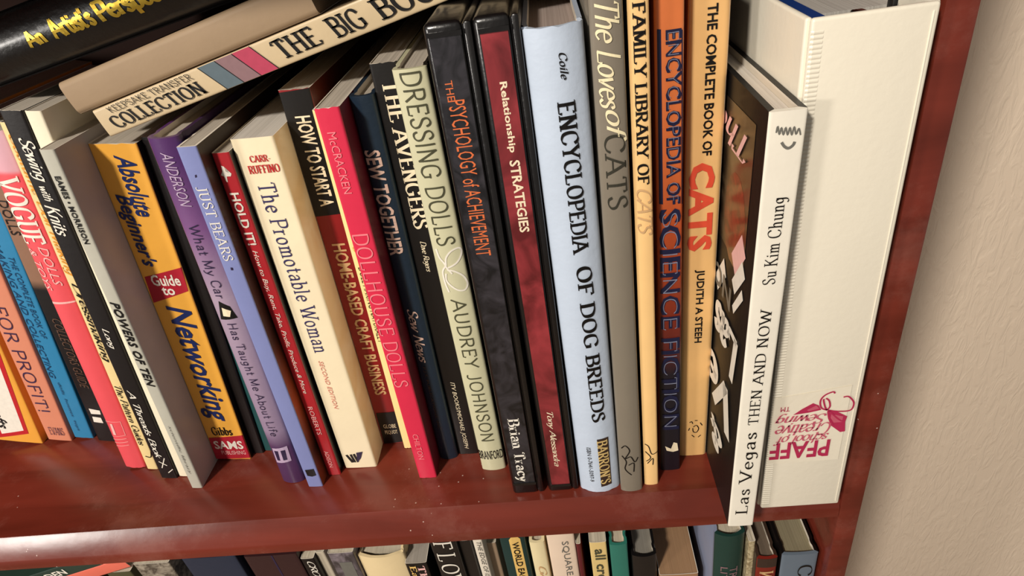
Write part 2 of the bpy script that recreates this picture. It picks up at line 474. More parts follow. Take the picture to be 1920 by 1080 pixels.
# measured book placements (metres)
BOOKS = {
 'orange': {'x': -0.4756, 'y': 0.0919, 'w': 0.0363, 'h': 0.2657, 'lean': 0.2448, 'tx': [('title_lettering', 'HANDMADE', 'si', 'ink', 'd', 0.1569, 0.0548, -0.0109, -0.0007), ('title_lettering', 'crafts', 'sb', 'ink', 'd', 0.0431, 0.0146, -0.0131, -0.0036)], 'pt': [('spine_label', 'red_ink', [(-0.0055, 0.1107), (0.0164, 0.1134), (0.01005, 0.0109), (-0.01612, 0.003)]), ('spine_label', 'white_ink', [(-0.00781, 0.1043), (0.01218, 0.1068), (0.00714, 0.0143), (-0.0127, 0.0079)])], 'st': []},
 'salmon': {'x': -0.4405, 'y': 0.092, 'w': 0.0196, 'h': 0.2585, 'lean': 0.2282, 'tx': [('title_lettering', 'FOR PROFIT!', 'dec', 'purple_ink', 'd', 0.1358, 0.0326, -0.0071, 0.0024), ('author_lettering', 'EVANS', 'serif', 'purple_ink', 'h', -0.0055, 0.0063, 0.0063, 0.0151)], 'pt': [], 'st': []},
 'blue': {'x': -0.4195, 'y': 0.0929, 'w': 0.0157, 'h': 0.2471, 'lean': 0.218, 'tx': [('title_lettering', 'THE COMPLETE BOOK OF', 'si', 'deepblue_ink', 'd', 0.1747, 0.1045, 0.0, 0.0038), ('title_lettering', 'MAKING AND COLLECTING', 'si', 'deepblue_ink', 'd', 0.1856, 0.065, -0.0066, -0.0022), ('subtitle_lettering', 'dolls  houses  toys', 'si', 'deepblue_ink', 'd', 0.0611, 0.0082, -0.0031, -0.0003)], 'pt': [], 'st': []},
 'tan': {'x': -0.3925, 'y': 0.0863, 'w': 0.0185, 'h': 0.2467, 'lean': 0.1969, 'tx': [('title_lettering', 'DOLLS', 'sans', 'ink', 'd', 0.216, 0.191, -0.0074, -0.0009), ('subtitle_lettering', 'COLLECTORS GUIDE', 'si', 'brown_ink', 'd', 0.124, 0.0579, -0.0046, 0.0019)], 'pt': [('publisher_mark', 'white_ink', [(-0.00567, 0.0361), (0.00261, 0.0345), (0.00221, 0.0303), (-0.00544, 0.0303)]), ('publisher_mark', 'white_ink', [(-0.00546, 0.0274), (0.00109, 0.0267), (0.00146, 0.0208), (-0.00601, 0.0214)])], 'st': []},
 'vogue': {'x': -0.3525, 'y': 0.0549, 'w': 0.016, 'h': 0.2673, 'lean': 0.172, 'tx': [('title_lettering', 'VOGUE', 'serifb', 'white_ink', 'd', 0.2413, 0.1969, -0.0077, 0.0058), ('title_lettering', 'DOLLS', 'si', 'pinkwhite_ink', 'd', 0.1957, 0.1677, 0.0, 0.0051), ('title_lettering', '& TOYS', 'si', 'pinkwhite_ink', 'd', 0.1939, 0.1638, -0.007, -0.0026)], 'pt': [('title_ring', 'pinkwhite_ink', [(-0.00774, 0.1544), (0.008, 0.156), (0.008, 0.1548), (-0.008, 0.1527)]), ('publisher_mark', 'pinkwhite_ink', [(-0.00457, 0.0468), (-0.00266, 0.0469), (-0.00326, 0.0387), (-0.00319, 0.0353), (-0.00559, 0.0351)])], 'st': [('logo_frame', 'pinkwhite_ink', 0.0004, [[(-0.00746, 0.0488), (0.00409, 0.0495), (0.00374, 0.0357), (-0.008, 0.0328), (-0.00746, 0.0488)], [(-0.00764, 0.03), (0.00352, 0.0323)], [(-0.00746, 0.0266), (0.00371, 0.0289)], [(-0.00737, 0.0231), (0.00339, 0.0255)]])]},
 'cost2': {'x': -0.3368, 'y': 0.0528, 'w': 0.0085, 'h': 0.2712, 'lean': 0.1677, 'tx': [('title_lettering', 'Costume Doll Making', 'script', 'orange_ink', 'd', 0.2648, 0.1748, -0.0034, 0.0034), ('subtitle_lettering', 'Dressmaking', 'script', 'ink', 'd', 0.1697, 0.106, -0.003, 0.003), ('subtitle_lettering', 'The Pattern Guides', 'script', 'ink', 'd', 0.0849, 0.0261, -0.0025, 0.0021)], 'pt': [], 'st': [('crown_mark', 'ink', 0.0008, [[(-0.00129, 0.0145), (0.00252, 0.0136), (0.00423, 0.0195)]])]},
 'sew': {'x': -0.3175, 'y': 0.0422, 'w': 0.0122, 'h': 0.2781, 'lean': 0.1473, 'tx': [('title_lettering', 'Sewing', 'script', 'white_ink', 'd', 0.2638, 0.2391, -0.0037, 0.0055), ('title_lettering', 'with', 'script', 'white_ink', 'd', 0.2366, 0.2276, -0.0018, 0.003), ('title_lettering', 'Knits', 'script', 'white_ink', 'd', 0.2253, 0.2057, -0.0037, 0.0043), ('author_lettering', 'Long', 'script', 'white_ink', 'd', 0.14, 0.1236, -0.0024, 0.0024), ('publisher_lettering', 'A Threads Book', 'script', 'white_ink', 'd', 0.0882, 0.0219, -0.003, 0.0015)], 'pt': [], 'st': [('star_mark', 'white_ink', 0.0007, [[(-0.00251, 0.0183), (0.00252, 0.014)], [(-0.00203, 0.0114), (0.00276, 0.0219)], [(0.00123, 0.0063), (0.00539, 0.01)]])]},
 'cream': {'x': -0.3057, 'y': 0.0432, 'w': 0.0089, 'h': 0.2762, 'lean': 0.144, 'tx': [], 'pt': [], 'st': []},
 'eames': {'x': -0.2903, 'y': 0.031, 'w': 0.0081, 'h': 0.2583, 'lean': 0.1182, 'tx': [('author_lettering', 'EAMES • MORRISON', 'sansb', 'ink', 'd', 0.2441, 0.2038, -0.0016, 0.0015), ('title_lettering', 'POWERS OF TEN', 'sbx', 'ink', 'd', 0.1649, 0.0984, -0.0026, 0.0026), ('publisher_lettering', 'scientific library', 'si', 'gray_ink', 'd', 0.0633, 0.0153, -0.0012, 0.0008)], 'pt': [], 'st': []},
 'net': {'x': -0.2723, 'y': 0.0557, 'w': 0.0271, 'h': 0.2488, 'lean': 0.1175, 'tx': [('title_lettering', 'Absolute', 'sb', 'navy', 'd', 0.2425, 0.2047, -0.0014, 0.0098), ('title_lettering', "Beginner's", 'sb', 'navy', 'd', 0.219, 0.1708, -0.0119, 0.0), ('title_lettering', 'Guide', 'sansb', 'white_ink', 'h', -0.0081, 0.01, 0.1567, 0.1649), ('title_lettering', 'to', 'sansb', 'white_ink', 'h', -0.0038, 0.0043, 0.1498, 0.1559), ('title_lettering', 'Networking', 'sb', 'navy', 'd', 0.1416, 0.0399, -0.0103, 0.0098), ('author_lettering', 'Gibbs', 'serifb', 'ink', 'h', -0.0081, 0.0068, 0.0253, 0.034), ('publisher_lettering', 'SAMS', 'sansb', 'white_ink', 'h', -0.0103, 0.0114, 0.0111, 0.0196), ('publisher_lettering', 'PUBLISHING', 'sans', 'pinkwhite_ink', 'h', -0.0068, 0.0114, 0.0053, 0.0094)], 'pt': [('red_band', 'netred', [(-0.0116, 0.1632), (0.01354, 0.1698), (0.0126, 0.1525), (-0.01252, 0.1438)]), ('red_band', 'netred', [(-0.01248, 0.0225), (0.01354, 0.0252), (0.01354, 0.0012), (-0.01354, 0.0)])], 'st': []},
 'dark': {'x': -0.2543, 'y': 0.0607, 'w': 0.0081, 'h': 0.2494, 'lean': 0.1169, 'tx': [], 'pt': [], 'st': []},
 'teal': {'x': -0.2461, 'y': 0.0625, 'w': 0.0076, 'h': 0.2483, 'lean': 0.1166, 'tx': [('title_lettering', 'WILD FLOWERS', 'serif', 'white_ink', 'd', 0.1733, 0.0374, 0.0004, 0.0034)], 'pt': [], 'st': []},
 'mycar': {'x': -0.2163, 'y': 0.0289, 'w': 0.0164, 'h': 0.2555, 'lean': 0.0734, 'tx': [('author_lettering', 'ANDERSON', 'si', 'lilac_ink', 'd', 0.2483, 0.218, -0.0025, 0.0033), ('title_lettering', 'What My Car', 'dec', 'darkviolet_ink', 'd', 0.2075, 0.1598, -0.0046, 0.0029), ('title_lettering', 'Has Taught Me About Life', 'dec', 'darkviolet_ink', 'd', 0.1415, 0.0472, -0.0041, 0.0029)], 'pt': [('cat_picture', 'ink', [(-0.00238, 0.1578), (0.00303, 0.1537), (0.00486, 0.1451), (-0.00589, 0.1441)]), ('cat_picture', 'cream_ink', [(-0.00194, 0.1532), (0.00276, 0.1506), (0.00106, 0.1465), (-0.003, 0.1471)]), ('publisher_mark', 'lilac_ink', [(-0.00585, 0.0346), (0.00532, 0.0367), (0.00487, 0.0224), (-0.00649, 0.0201)]), ('publisher_mark', 'darkviolet_ink', [(-0.00489, 0.0324), (-0.00181, 0.0328), (-0.00261, 0.0232), (-0.00499, 0.0228)]), ('publisher_mark', 'darkviolet_ink', [(0.00016, 0.0332), (0.00334, 0.0336), (0.00264, 0.0241), (-0.00014, 0.0237)])], 'st': []},
 'bears': {'x': -0.1978, 'y': 0.0242, 'w': 0.0103, 'h': 0.2511, 'lean': 0.0576, 'tx': [('title_lettering', 'JUST BEARS', 'serif', 'white_ink', 'd', 0.2299, 0.1861, -0.0029, 0.0029)], 'pt': [('dot_mark', 'darkviolet_ink', [(-0.0008, 0.2363), (9e-05, 0.2366), (-0.00013, 0.2352), (-0.00112, 0.2349)]), ('dot_mark', 'darkviolet_ink', [(-0.00066, 0.1818), (0.00045, 0.1816), (0.00025, 0.1799), (-0.00096, 0.18)]), ('publisher_mark', 'ink', [(-0.00312, 0.0176), (0.00315, 0.0184), (0.00333, 0.0118), (0.00038, 0.0108), (-0.00288, 0.0117)])], 'st': []},
 'hold': {'x': -0.1866, 'y': 0.0337, 'w': 0.0092, 'h': 0.2429, 'lean': 0.0545, 'tx': [('title_lettering', 'HOLD IT!', 'sansb', 'white_ink', 'd', 0.2208, 0.1891, -0.0023, 0.0028), ('subtitle_lettering', 'How to Buy, Rent, Take, Profit, Produce & More', 'si', 'white_ink', 'd', 0.1857, 0.0786, -0.0018, 0.0017), ('author_lettering', 'ROBERTS', 'sans', 'pinkwhite_ink', 'd', 0.0668, 0.0409, -0.0017, 0.0015), ('publisher_lettering', 'ADISON', 'sans', 'pinkwhite_ink', 'd', 0.0247, 0.0084, -0.0014, 0.0014)], 'pt': [('plane_mark', 'white_ink', [(-0.00138, 0.2361), (-0.00015, 0.2355), (-0.00018, 0.2329), (0.00249, 0.2314), (0.0017, 0.23), (-0.00049, 0.2301), (-0.00097, 0.2269), (-0.00168, 0.2273), (-0.00188, 0.2302), (-0.00332, 0.2309), (-0.00187, 0.233)])], 'st': []},
 'prom': {'x': -0.1679, 'y': 0.0384, 'w': 0.0231, 'h': 0.2465, 'lean': 0.0451, 'tx': [('author_lettering', 'CARR-', 'serifb', 'red_ink', 'h', -0.0042, 0.0065, 0.2335, 0.2373), ('author_lettering', 'RUFFINO', 'serifb', 'red_ink', 'h', -0.0069, 0.0099, 0.2273, 0.232), ('title_lettering', 'The Promotable Woman', 'serif', 'violet_ink', 'd', 0.2221, 0.1064, -0.0051, 0.0046), ('subtitle_lettering', 'SECOND EDITION', 'si', 'rose_ink', 'd', 0.0999, 0.058, -0.0046, -0.0018)], 'pt': [('publisher_mark', 'ink', [(-0.00845, 0.0133), (-0.00679, 0.0138), (-0.00331, 0.0058), (-0.00567, 0.0055)]), ('publisher_mark', 'ink', [(-0.0053, 0.0137), (-0.00365, 0.0142), (-0.00213, 0.0057), (-0.00371, 0.0059)]), ('publisher_mark', 'ink', [(-0.00295, 0.0141), (-0.0013, 0.0146), (-7e-05, 0.0062), (-0.00143, 0.0057)]), ('publisher_mark', 'darkviolet_ink', [(3e-05, 0.0156), (0.00483, 0.0163), (0.0022, 0.01), (-0.00104, 0.0057)])], 'st': []},
 'howto': {'x': -0.1476, 'y': 0.0598, 'w': 0.017, 'h': 0.2624, 'lean': 0.0449, 'tx': [('title_lettering', 'HOW TO START A', 'sansb', 'cream_ink', 'd', 0.2483, 0.1953, -0.0034, 0.0051), ('title_lettering', 'HOME-BASED CRAFT BUSINESS', 'sansb', 'tan_ink', 'd', 0.1704, 0.0486, -0.0034, 0.0048), ('publisher_lettering', 'GLOBE', 'sans', 'cream_ink', 'h', -0.0042, 0.0051, 0.0159, 0.0197), ('publisher_lettering', 'PEQUOT', 'sans', 'cream_ink', 'h', -0.0042, 0.0051, 0.0093, 0.0137)], 'pt': [('black_band', 'ink_cover', [(-0.00849, 0.2613), (0.00849, 0.2624), (0.00686, 0.1897), (-0.00849, 0.189)]), ('black_band', 'ink_cover', [(-0.00699, 0.031), (0.00812, 0.0319), (0.00758, 0.0011), (-0.0075, 0.0)])], 'st': []},
 'costume': {'x': -0.1352, 'y': 0.0537, 'w': 0.0071, 'h': 0.2519, 'lean': 0.0448, 'tx': [('title_lettering', 'Complete Book of Making', 'script', 'orange_ink', 'd', 0.2474, 0.1653, -0.0014, 0.0025), ('subtitle_lettering', 'DOLL MAKING NATURALLY', 'si', 'ink', 'd', 0.1563, 0.0979, -0.0014, 0.0021)], 'pt': [], 'st': []},
 'doll': {'x': -0.1166, 'y': 0.0246, 'w': 0.0123, 'h': 0.2601, 'lean': 0.03, 'tx': [('author_lettering', 'McCRACKEN', 'sans', 'pink_ink', 'd', 0.2484, 0.216, -0.0027, 0.0015), ('title_lettering', 'DOLLHOUSE DOLLS', 'dec', 'pink_ink', 'd', 0.1924, 0.0844, -0.0049, 0.0039), ('publisher_lettering', 'CHILTON', 'sans', 'pink_ink', 'd', 0.0431, 0.0191, -0.0025, 0.0012)], 'pt': [], 'st': []},
 'set': {'x': -0.1037, 'y': 0.0401, 'w': 0.0129, 'h': 0.2593, 'lean': 0.03, 'tx': [('title_lettering', 'SEW TOGETHER', 'sansb', 'copper_ink', 'd', 0.2315, 0.1684, -0.0054, 0.0031), ('title_lettering', 'Sew News', 'script', 'copper_ink', 'd', 0.1311, 0.0894, -0.0036, 0.0026), ('publisher_lettering', 'P.J.S. PUBLICATIONS, INC.', 'sans', 'brown_ink', 'd', 0.0858, 0.0292, -0.0026, -0.0005)], 'pt': [], 'st': []},
 'aveng': {'x': -0.0893, 'y': 0.0436, 'w': 0.014, 'h': 0.2725, 'lean': 0.0272, 'tx': [('title_lettering', 'THE AVENGERS', 'serifb', 'cream_ink', 'd', 0.2642, 0.182, -0.0028, 0.006), ('author_lettering', 'Dave Rogers', 'script', 'cream_ink', 'd', 0.1741, 0.1538, -0.0021, 0.0021), ('publisher_lettering', 'ITV BOOKS/MICHAEL JOSEPH', 'si', 'cream_ink', 'd', 0.0683, 0.0058, -0.0028, 0.0008)], 'pt': [], 'st': []},
 'dress': {'x': -0.0704, 'y': 0.0271, 'w': 0.0165, 'h': 0.2717, 'lean': 0.0144, 'tx': [('title_lettering', 'DRESSING DOLLS', 'dec', 'olive_ink', 'd', 0.2703, 0.1786, -0.0049, 0.0053), ('author_lettering', 'AUDREY JOHNSON', 'dec', 'olive_ink', 'd', 0.1436, 0.0286, -0.0046, 0.0043), ('publisher_lettering', 'BRANFORD', 'sans', 'ink', 'h', -0.0082, 0.0082, 0.011, 0.0194)], 'pt': [], 'st': [('butterfly_drawing', 'white_ink', 0.001, [[(-0.00594, 0.1766), (-0.00517, 0.1714), (-0.00322, 0.1678), (-0.00208, 0.1643), (0.00017, 0.1605)], [(-0.0024, 0.166), (-0.00137, 0.171), (0.00228, 0.1749), (0.00687, 0.1758), (0.00702, 0.1717), (0.00378, 0.1671), (-0.00148, 0.1645)], [(-0.00226, 0.1632), (0.00165, 0.162), (0.0058, 0.1581), (0.00727, 0.1526), (0.00512, 0.1489), (0.00071, 0.1501), (-0.00376, 0.1557), (-0.00333, 0.1609)], [(-0.0024, 0.166), (-0.00495, 0.1621), (-0.00505, 0.155), (-0.00387, 0.1485)]])]},
 'psy': {'x': -0.046, 'y': 0.0047, 'w': 0.0203, 'h': 0.2949, 'lean': 0.0133, 'tx': [('title_lettering', 'THE', 'sans', 'orangered_ink', 'd', 0.2697, 0.2611, -0.0049, -0.0016), ('title_lettering', 'PSYCHOLOGY of ACHIEVEMENT', 'sans', 'orangered_ink', 'd', 0.2611, 0.1825, -0.0051, 0.0024), ('author_lettering', 'Brian Tracy', 'serifb', 'white_ink', 'd', 0.0693, 0.0132, -0.0069, 0.002)], 'pt': [], 'st': []},
 'rel': {'x': -0.0231, 'y': 0.0048, 'w': 0.0194, 'h': 0.2936, 'lean': 0.0039, 'tx': [('title_lettering', 'Relationship', 'sansb', 'cream_ink', 'd', 0.2662, 0.2343, -0.0029, 0.0012), ('title_lettering', 'STRATEGIES', 'sansb', 'cream_ink', 'd', 0.2306, 0.1932, -0.0029, 0.0019), ('author_lettering', 'Tony Alessandra', 'script', 'cream_ink', 'd', 0.0723, 0.0248, -0.0043, 0.0004)], 'pt': [], 'st': []},
 'dog': {'x': 0.0009, 'y': 0.0024, 'w': 0.0254, 'h': 0.2856, 'lean': -0.0009, 'tx': [('author_lettering', 'Coile', 'sib', 'ink', 'd', 0.2752, 0.264, 0.0013, 0.0048), ('title_lettering', 'ENCYCLOPEDIA', 'serifb', 'ink', 'd', 0.255, 0.1786, -0.0015, 0.0066), ('title_lettering', 'OF DOG BREEDS', 'serifb', 'ink', 'd', 0.1714, 0.0628, -0.001, 0.0071), ('publisher_lettering', "BARRON'S", 'serifb', 'gold_ink', 'd', 0.047, 0.0078, 0.0005, 0.0071), ('barcode_number_lettering', 'ISBN 0-7641-5097-9', 'sans', 'ink', 'd', 0.0413, 0.0103, -0.0061, -0.0036)], 'pt': [('name_plate', 'darkbrown_ink', [(0.00079, 0.0482), (0.00779, 0.0483), (0.00742, 0.0059), (0.00062, 0.0051)])], 'st': []},
 'loves': {'x': 0.0207, 'y': 0.0013, 'w': 0.0136, 'h': 0.3048, 'lean': 0.006, 'tx': [('title_lettering', 'The Loves', 'script', 'paleyellow_ink', 'd', 0.2922, 0.2491, -0.0049, 0.0052), ('title_lettering', 'of', 'script', 'paleyellow_ink', 'd', 0.2491, 0.234, -0.0027, 0.0061), ('title_lettering', 'CATS', 'serif', 'darkolive_ink', 'd', 0.2379, 0.2014, -0.0041, 0.0052)], 'pt': [], 'st': [('crown_mark', 'ink', 0.0007, [[(-0.00505, 0.0395), (-0.00266, 0.042), (-0.00024, 0.0375), (-0.00309, 0.0307), (0.0002, 0.0323), (0.00263, 0.0272), (0.0047, 0.0308)], [(-0.00501, 0.0329), (-0.00258, 0.0278), (-0.00353, 0.0211), (0.0002, 0.0157)], [(-0.00136, 0.0248), (0.00193, 0.0263), (0.00168, 0.0185)]])]},
 'famlib': {'x': 0.0337, 'y': 0.0053, 'w': 0.0088, 'h': 0.2999, 'lean': 0.0062, 'tx': [('title_lettering', 'THE FAMILY LIBRARY OF', 'serifb', 'ink', 'd', 0.3079, 0.2103, -0.0026, 0.0028), ('title_lettering', 'CATS', 'script', 'tan_ink', 'd', 0.2084, 0.1834, -0.0033, 0.0037)], 'pt': [], 'st': [('crown_mark', 'ink', 0.0006, [[(-0.00348, 0.0377), (-0.00127, 0.0356), (0.00057, 0.0288), (0.0044, 0.0302)], [(-0.00334, 0.0311), (-0.00021, 0.026), (-0.00289, 0.0224)], [(-0.00228, 0.0204), (0.0011, 0.0249), (0.00103, 0.019)]])]},
 'scifi': {'x': 0.0476, 'y': 0.016, 'w': 0.0126, 'h': 0.2954, 'lean': 0.0071, 'tx': [('title_lettering', 'ENCYCLOPEDIA OF', 'sansb', 'darknavy_ink', 'd', 0.2751, 0.1932, -0.0018, 0.0051), ('title_lettering', 'SCIENCE FICTION', 'sansb', 'darknavy_ink', 'd', 0.1909, 0.0376, -0.0053, 0.0053), ('lettering_highlight', 'ENCYCLOPEDIA OF', 'thin', 'slate_ink', 'd', 0.274, 0.1943, -0.0008, 0.004), ('lettering_highlight', 'SCIENCE FICTION', 'thin', 'slate_ink', 'd', 0.1886, 0.0403, -0.0038, 0.0038)], 'pt': [('spine_rule', 'darknavy_ink', [(-0.0052, 0.2758), (-0.00359, 0.2756), (-0.00342, 0.1936), (-0.00522, 0.1939)]), ('spine_rule', 'darknavy_ink', [(0.00501, 0.2744), (0.00551, 0.2743), (0.00631, 0.1924), (0.00569, 0.1925)]), ('publisher_mark', 'cream_ink', [(-0.00341, 0.0228), (0.00021, 0.0204), (0.00187, 0.026), (0.00417, 0.0248), (0.00492, 0.018), (0.00153, 0.0174), (-0.00248, 0.0188)])], 'st': []},
 'cats': {'x': 0.0639, 'y': 0.0269, 'w': 0.0181, 'h': 0.2943, 'lean': 0.0177, 'tx': [('title_lettering', 'THE COMPLETE BOOK OF', 'sansb', 'ink', 'd', 0.2808, 0.2118, -0.0013, 0.0033), ('title_lettering', 'CATS', 'sansx', 'coral_ink', 'd', 0.2082, 0.1582, -0.0072, 0.0054), ('author_lettering', 'JUDITH A STEEH', 'sansb', 'ink', 'd', 0.1464, 0.0959, -0.0029, 0.0025)], 'pt': [], 'st': [('paw_ring_mark', 'ink', 0.0006, [[(-0.00275, 0.0308), (-0.00146, 0.0316), (-0.00074, 0.0296)], [(0.00052, 0.0324), (0.00222, 0.0322)], [(0.00395, 0.0301), (0.00538, 0.0275)], [(-0.00259, 0.026), (-0.00325, 0.0236)], [(-0.0011, 0.0195), (0.00062, 0.0174)], [(0.00302, 0.0171), (0.00469, 0.0189)], [(-0.0003, 0.0267), (0.00168, 0.028), (0.00312, 0.0249), (0.00186, 0.0217), (-0.00014, 0.0224), (-0.00059, 0.0257)]])]},
 'vegas': {'x': 0.0804, 'y': -0.0291, 'w': 0.0144, 'h': 0.2497, 'lean': 0.0227, 'tx': [('title_lettering', 'Las Vegas', 'serif', 'ink', 'u', 0.011, 0.078, 0.0046, -0.004), ('title_lettering', 'THEN AND NOW', 'serif', 'ink', 'u', 0.0835, 0.1579, 0.0026, -0.0026), ('author_lettering', 'Su Kim Chung', 'serif', 'ink', 'u', 0.171, 0.2135, 0.004, -0.0032)], 'pt': [], 'st': [('publisher_mark', 'gray_ink', 0.0006, [[(-0.00407, 0.2415), (-0.00374, 0.244), (-0.00285, 0.2407), (-0.00232, 0.2434), (-0.00134, 0.2404), (-0.00072, 0.2433), (0.00026, 0.2402), (0.00088, 0.2431), (0.00186, 0.24), (0.00247, 0.2432), (0.00345, 0.2401), (0.00429, 0.2423), (0.00526, 0.2396)]]), ('publisher_mark', 'gray_ink', 0.0011, [[(-0.00166, 0.2374), (-0.00041, 0.2356), (0.00121, 0.2347), (0.00278, 0.2357), (0.00334, 0.2371)]])]},
}
LOWER = {'z': (-0.3822, -0.3511, -0.0829, 0.03), 'a': (-0.3397, -0.2936, -0.0801, 0.03), 'b': (-0.2869, -0.2425, -0.0824, 0.03), 'c': (-0.2418, -0.2306, -0.0895, 0.03), 'd': (-0.2311, -0.2233, -0.0888, 0.035), 'e': (-0.218, -0.1968, -0.0848, 0.03), 'f': (-0.1969, -0.1587, -0.094, 0.03), 'g': (-0.1595, -0.1416, -0.1039, 0.03), 'h': (-0.1343, -0.1134, -0.0764, 0.03), 'i': (-0.1139, -0.1035, -0.0864, 0.035), 'j': (-0.1005, -0.0928, -0.0778, 0.03), 'k': (-0.0938, -0.0854, -0.0983, 0.04), 'l': (-0.0799, -0.0602, -0.076, 0.03), 'm': (-0.0578, -0.0456, -0.0877, 0.03), 'n': (-0.0439, -0.0224, -0.0779, 0.03), 'o': (-0.0223, -0.0183, -0.0923, 0.03), 'p': (-0.0121, 0.0012, -0.0919, 0.03), 'q': (0.003, 0.017, -0.0968, 0.03), 'r': (0.0192, 0.0388, -0.1136, 0.03), 's': (0.04, 0.0707, -0.1394, 0.03), 't': (0.077, 0.0982, -0.066, 0.01), 'u': (0.0999, 0.105, -0.073, 0.01), 'v': (0.1033, 0.1177, -0.0793, 0.0), 'w': (0.1189, 0.1433, -0.0735, -0.002)}
LOGO = {'wing': [[(0.1065, 0.0778), (0.1108, 0.0817), (0.116, 0.0853), (0.1191, 0.0834), (0.1207, 0.0799), (0.1143, 0.0786)], [(0.1239, 0.0795), (0.129, 0.0778), (0.1348, 0.0736), (0.1343, 0.0696), (0.1351, 0.0623), (0.1326, 0.062), (0.1267, 0.0681), (0.1249, 0.0748)]], 'light': [[(0.1133, 0.0808), (0.1178, 0.0836), (0.1195, 0.0812), (0.1142, 0.0798)], [(0.1263, 0.0764), (0.1327, 0.0739), (0.1325, 0.0698), (0.1284, 0.0697), (0.1263, 0.0735)]], 'strk': [[(0.1237, 0.0796), (0.1205, 0.0817), (0.1195, 0.0869), (0.1214, 0.0906), (0.1252, 0.0925), (0.1262, 0.0912)], [(0.1237, 0.0796), (0.1224, 0.082), (0.1211, 0.0867), (0.1212, 0.0879)], [(0.1237, 0.0796), (0.1248, 0.0823), (0.1239, 0.0864), (0.1221, 0.0883)], [(0.1309, 0.0881), (0.1336, 0.0881), (0.1366, 0.0838), (0.1364, 0.0792), (0.1342, 0.0778), (0.129, 0.0781), (0.1241, 0.0795)], [(0.1242, 0.0789), (0.1255, 0.073), (0.1283, 0.0673)], [(0.1248, 0.0789), (0.1296, 0.0731), (0.1324, 0.0704)]], 'txt': [('PFAFF', [(0.1282, 0.044), (0.0963, 0.0572)]), ('school of', [(0.1268, 0.0553), (0.0976, 0.0623)]), ('Creative', [(0.127, 0.0611), (0.0978, 0.0708)]), ('Sewing', [(0.1238, 0.0702), (0.0973, 0.0794)]), ('TM', [(0.1043, 0.081), (0.0996, 0.0844)])]}

# ------------------------------------------------------------------ setting
WOOD = wood_mat()
wall = box('wall_back', -2.2, 2.2, 0.312, 0.40, -1.1, 1.6, wall_mat())
tag(wall, 'beige wall with rough trowelled texture behind the bookcase', kind='structure')
fl = box('floor', -2.2, 2.2, -2.6, 0.312, -1.16, -1.1, print_mat('floor_carpet', '#8d7a66', .95, 0))
tag(fl, 'tan floor below the bookcase', kind='structure')

bookcase = empty('bookcase', (-.28, .14, -1.1))
tag(bookcase, 'cherry red wooden bookcase full of books beside a beige wall', 'bookcase')
BX, BY, BZ = .28, -.14, 1.1
RUN, DROP = .0100, .0155
def chamfered_front(y0, y1, z0, z1):
    """steep chamfer along the front edge with eased corners, square below"""
    e = .0012
    return [(y0 + e, z1), (y0 - e * .2, z1 - e * .15), (y0 - e * .7, z1 - e * .8), (y0 - RUN + e * .5, z1 - DROP + e * .8), (y0 - RUN, z1 - DROP - e * .4),
            (y0 - RUN, z0), (y1, z0), (y1, z1)]
def shelf(z, name='shelf', x0=-.755, x1=.1460):
    pr = chamfered_front(0, .283, z - .0235, z)
    pr = [(y + BY, zz + BZ) for y, zz in pr]
    return prism(name, pr[::-1], x0 + BX, x1 + BX, WOOD, bookcase)
for z in (0.0, -.345, .375, -.69, .75):
    shelf(z)
for x0, x1 in ((.1460, .1594), (-.77, -.7553)):
    box('side_panel', x0 + BX, x1 + BX, -.0100 + BY, .300 + BY, 0, 1.93, WOOD, bookcase, bevel=.0018)
box('back_panel', -.7553 + BX, .1460 + BX, .2832 + BY, .289 + BY, .02, 1.92, print_mat('dark_brown_backboard', '#38221a', .85, 0), bookcase)
box('kick_board', -.7553 + BX, .1460 + BX, .01 + BY, .025 + BY, 0, .38, WOOD, bookcase)

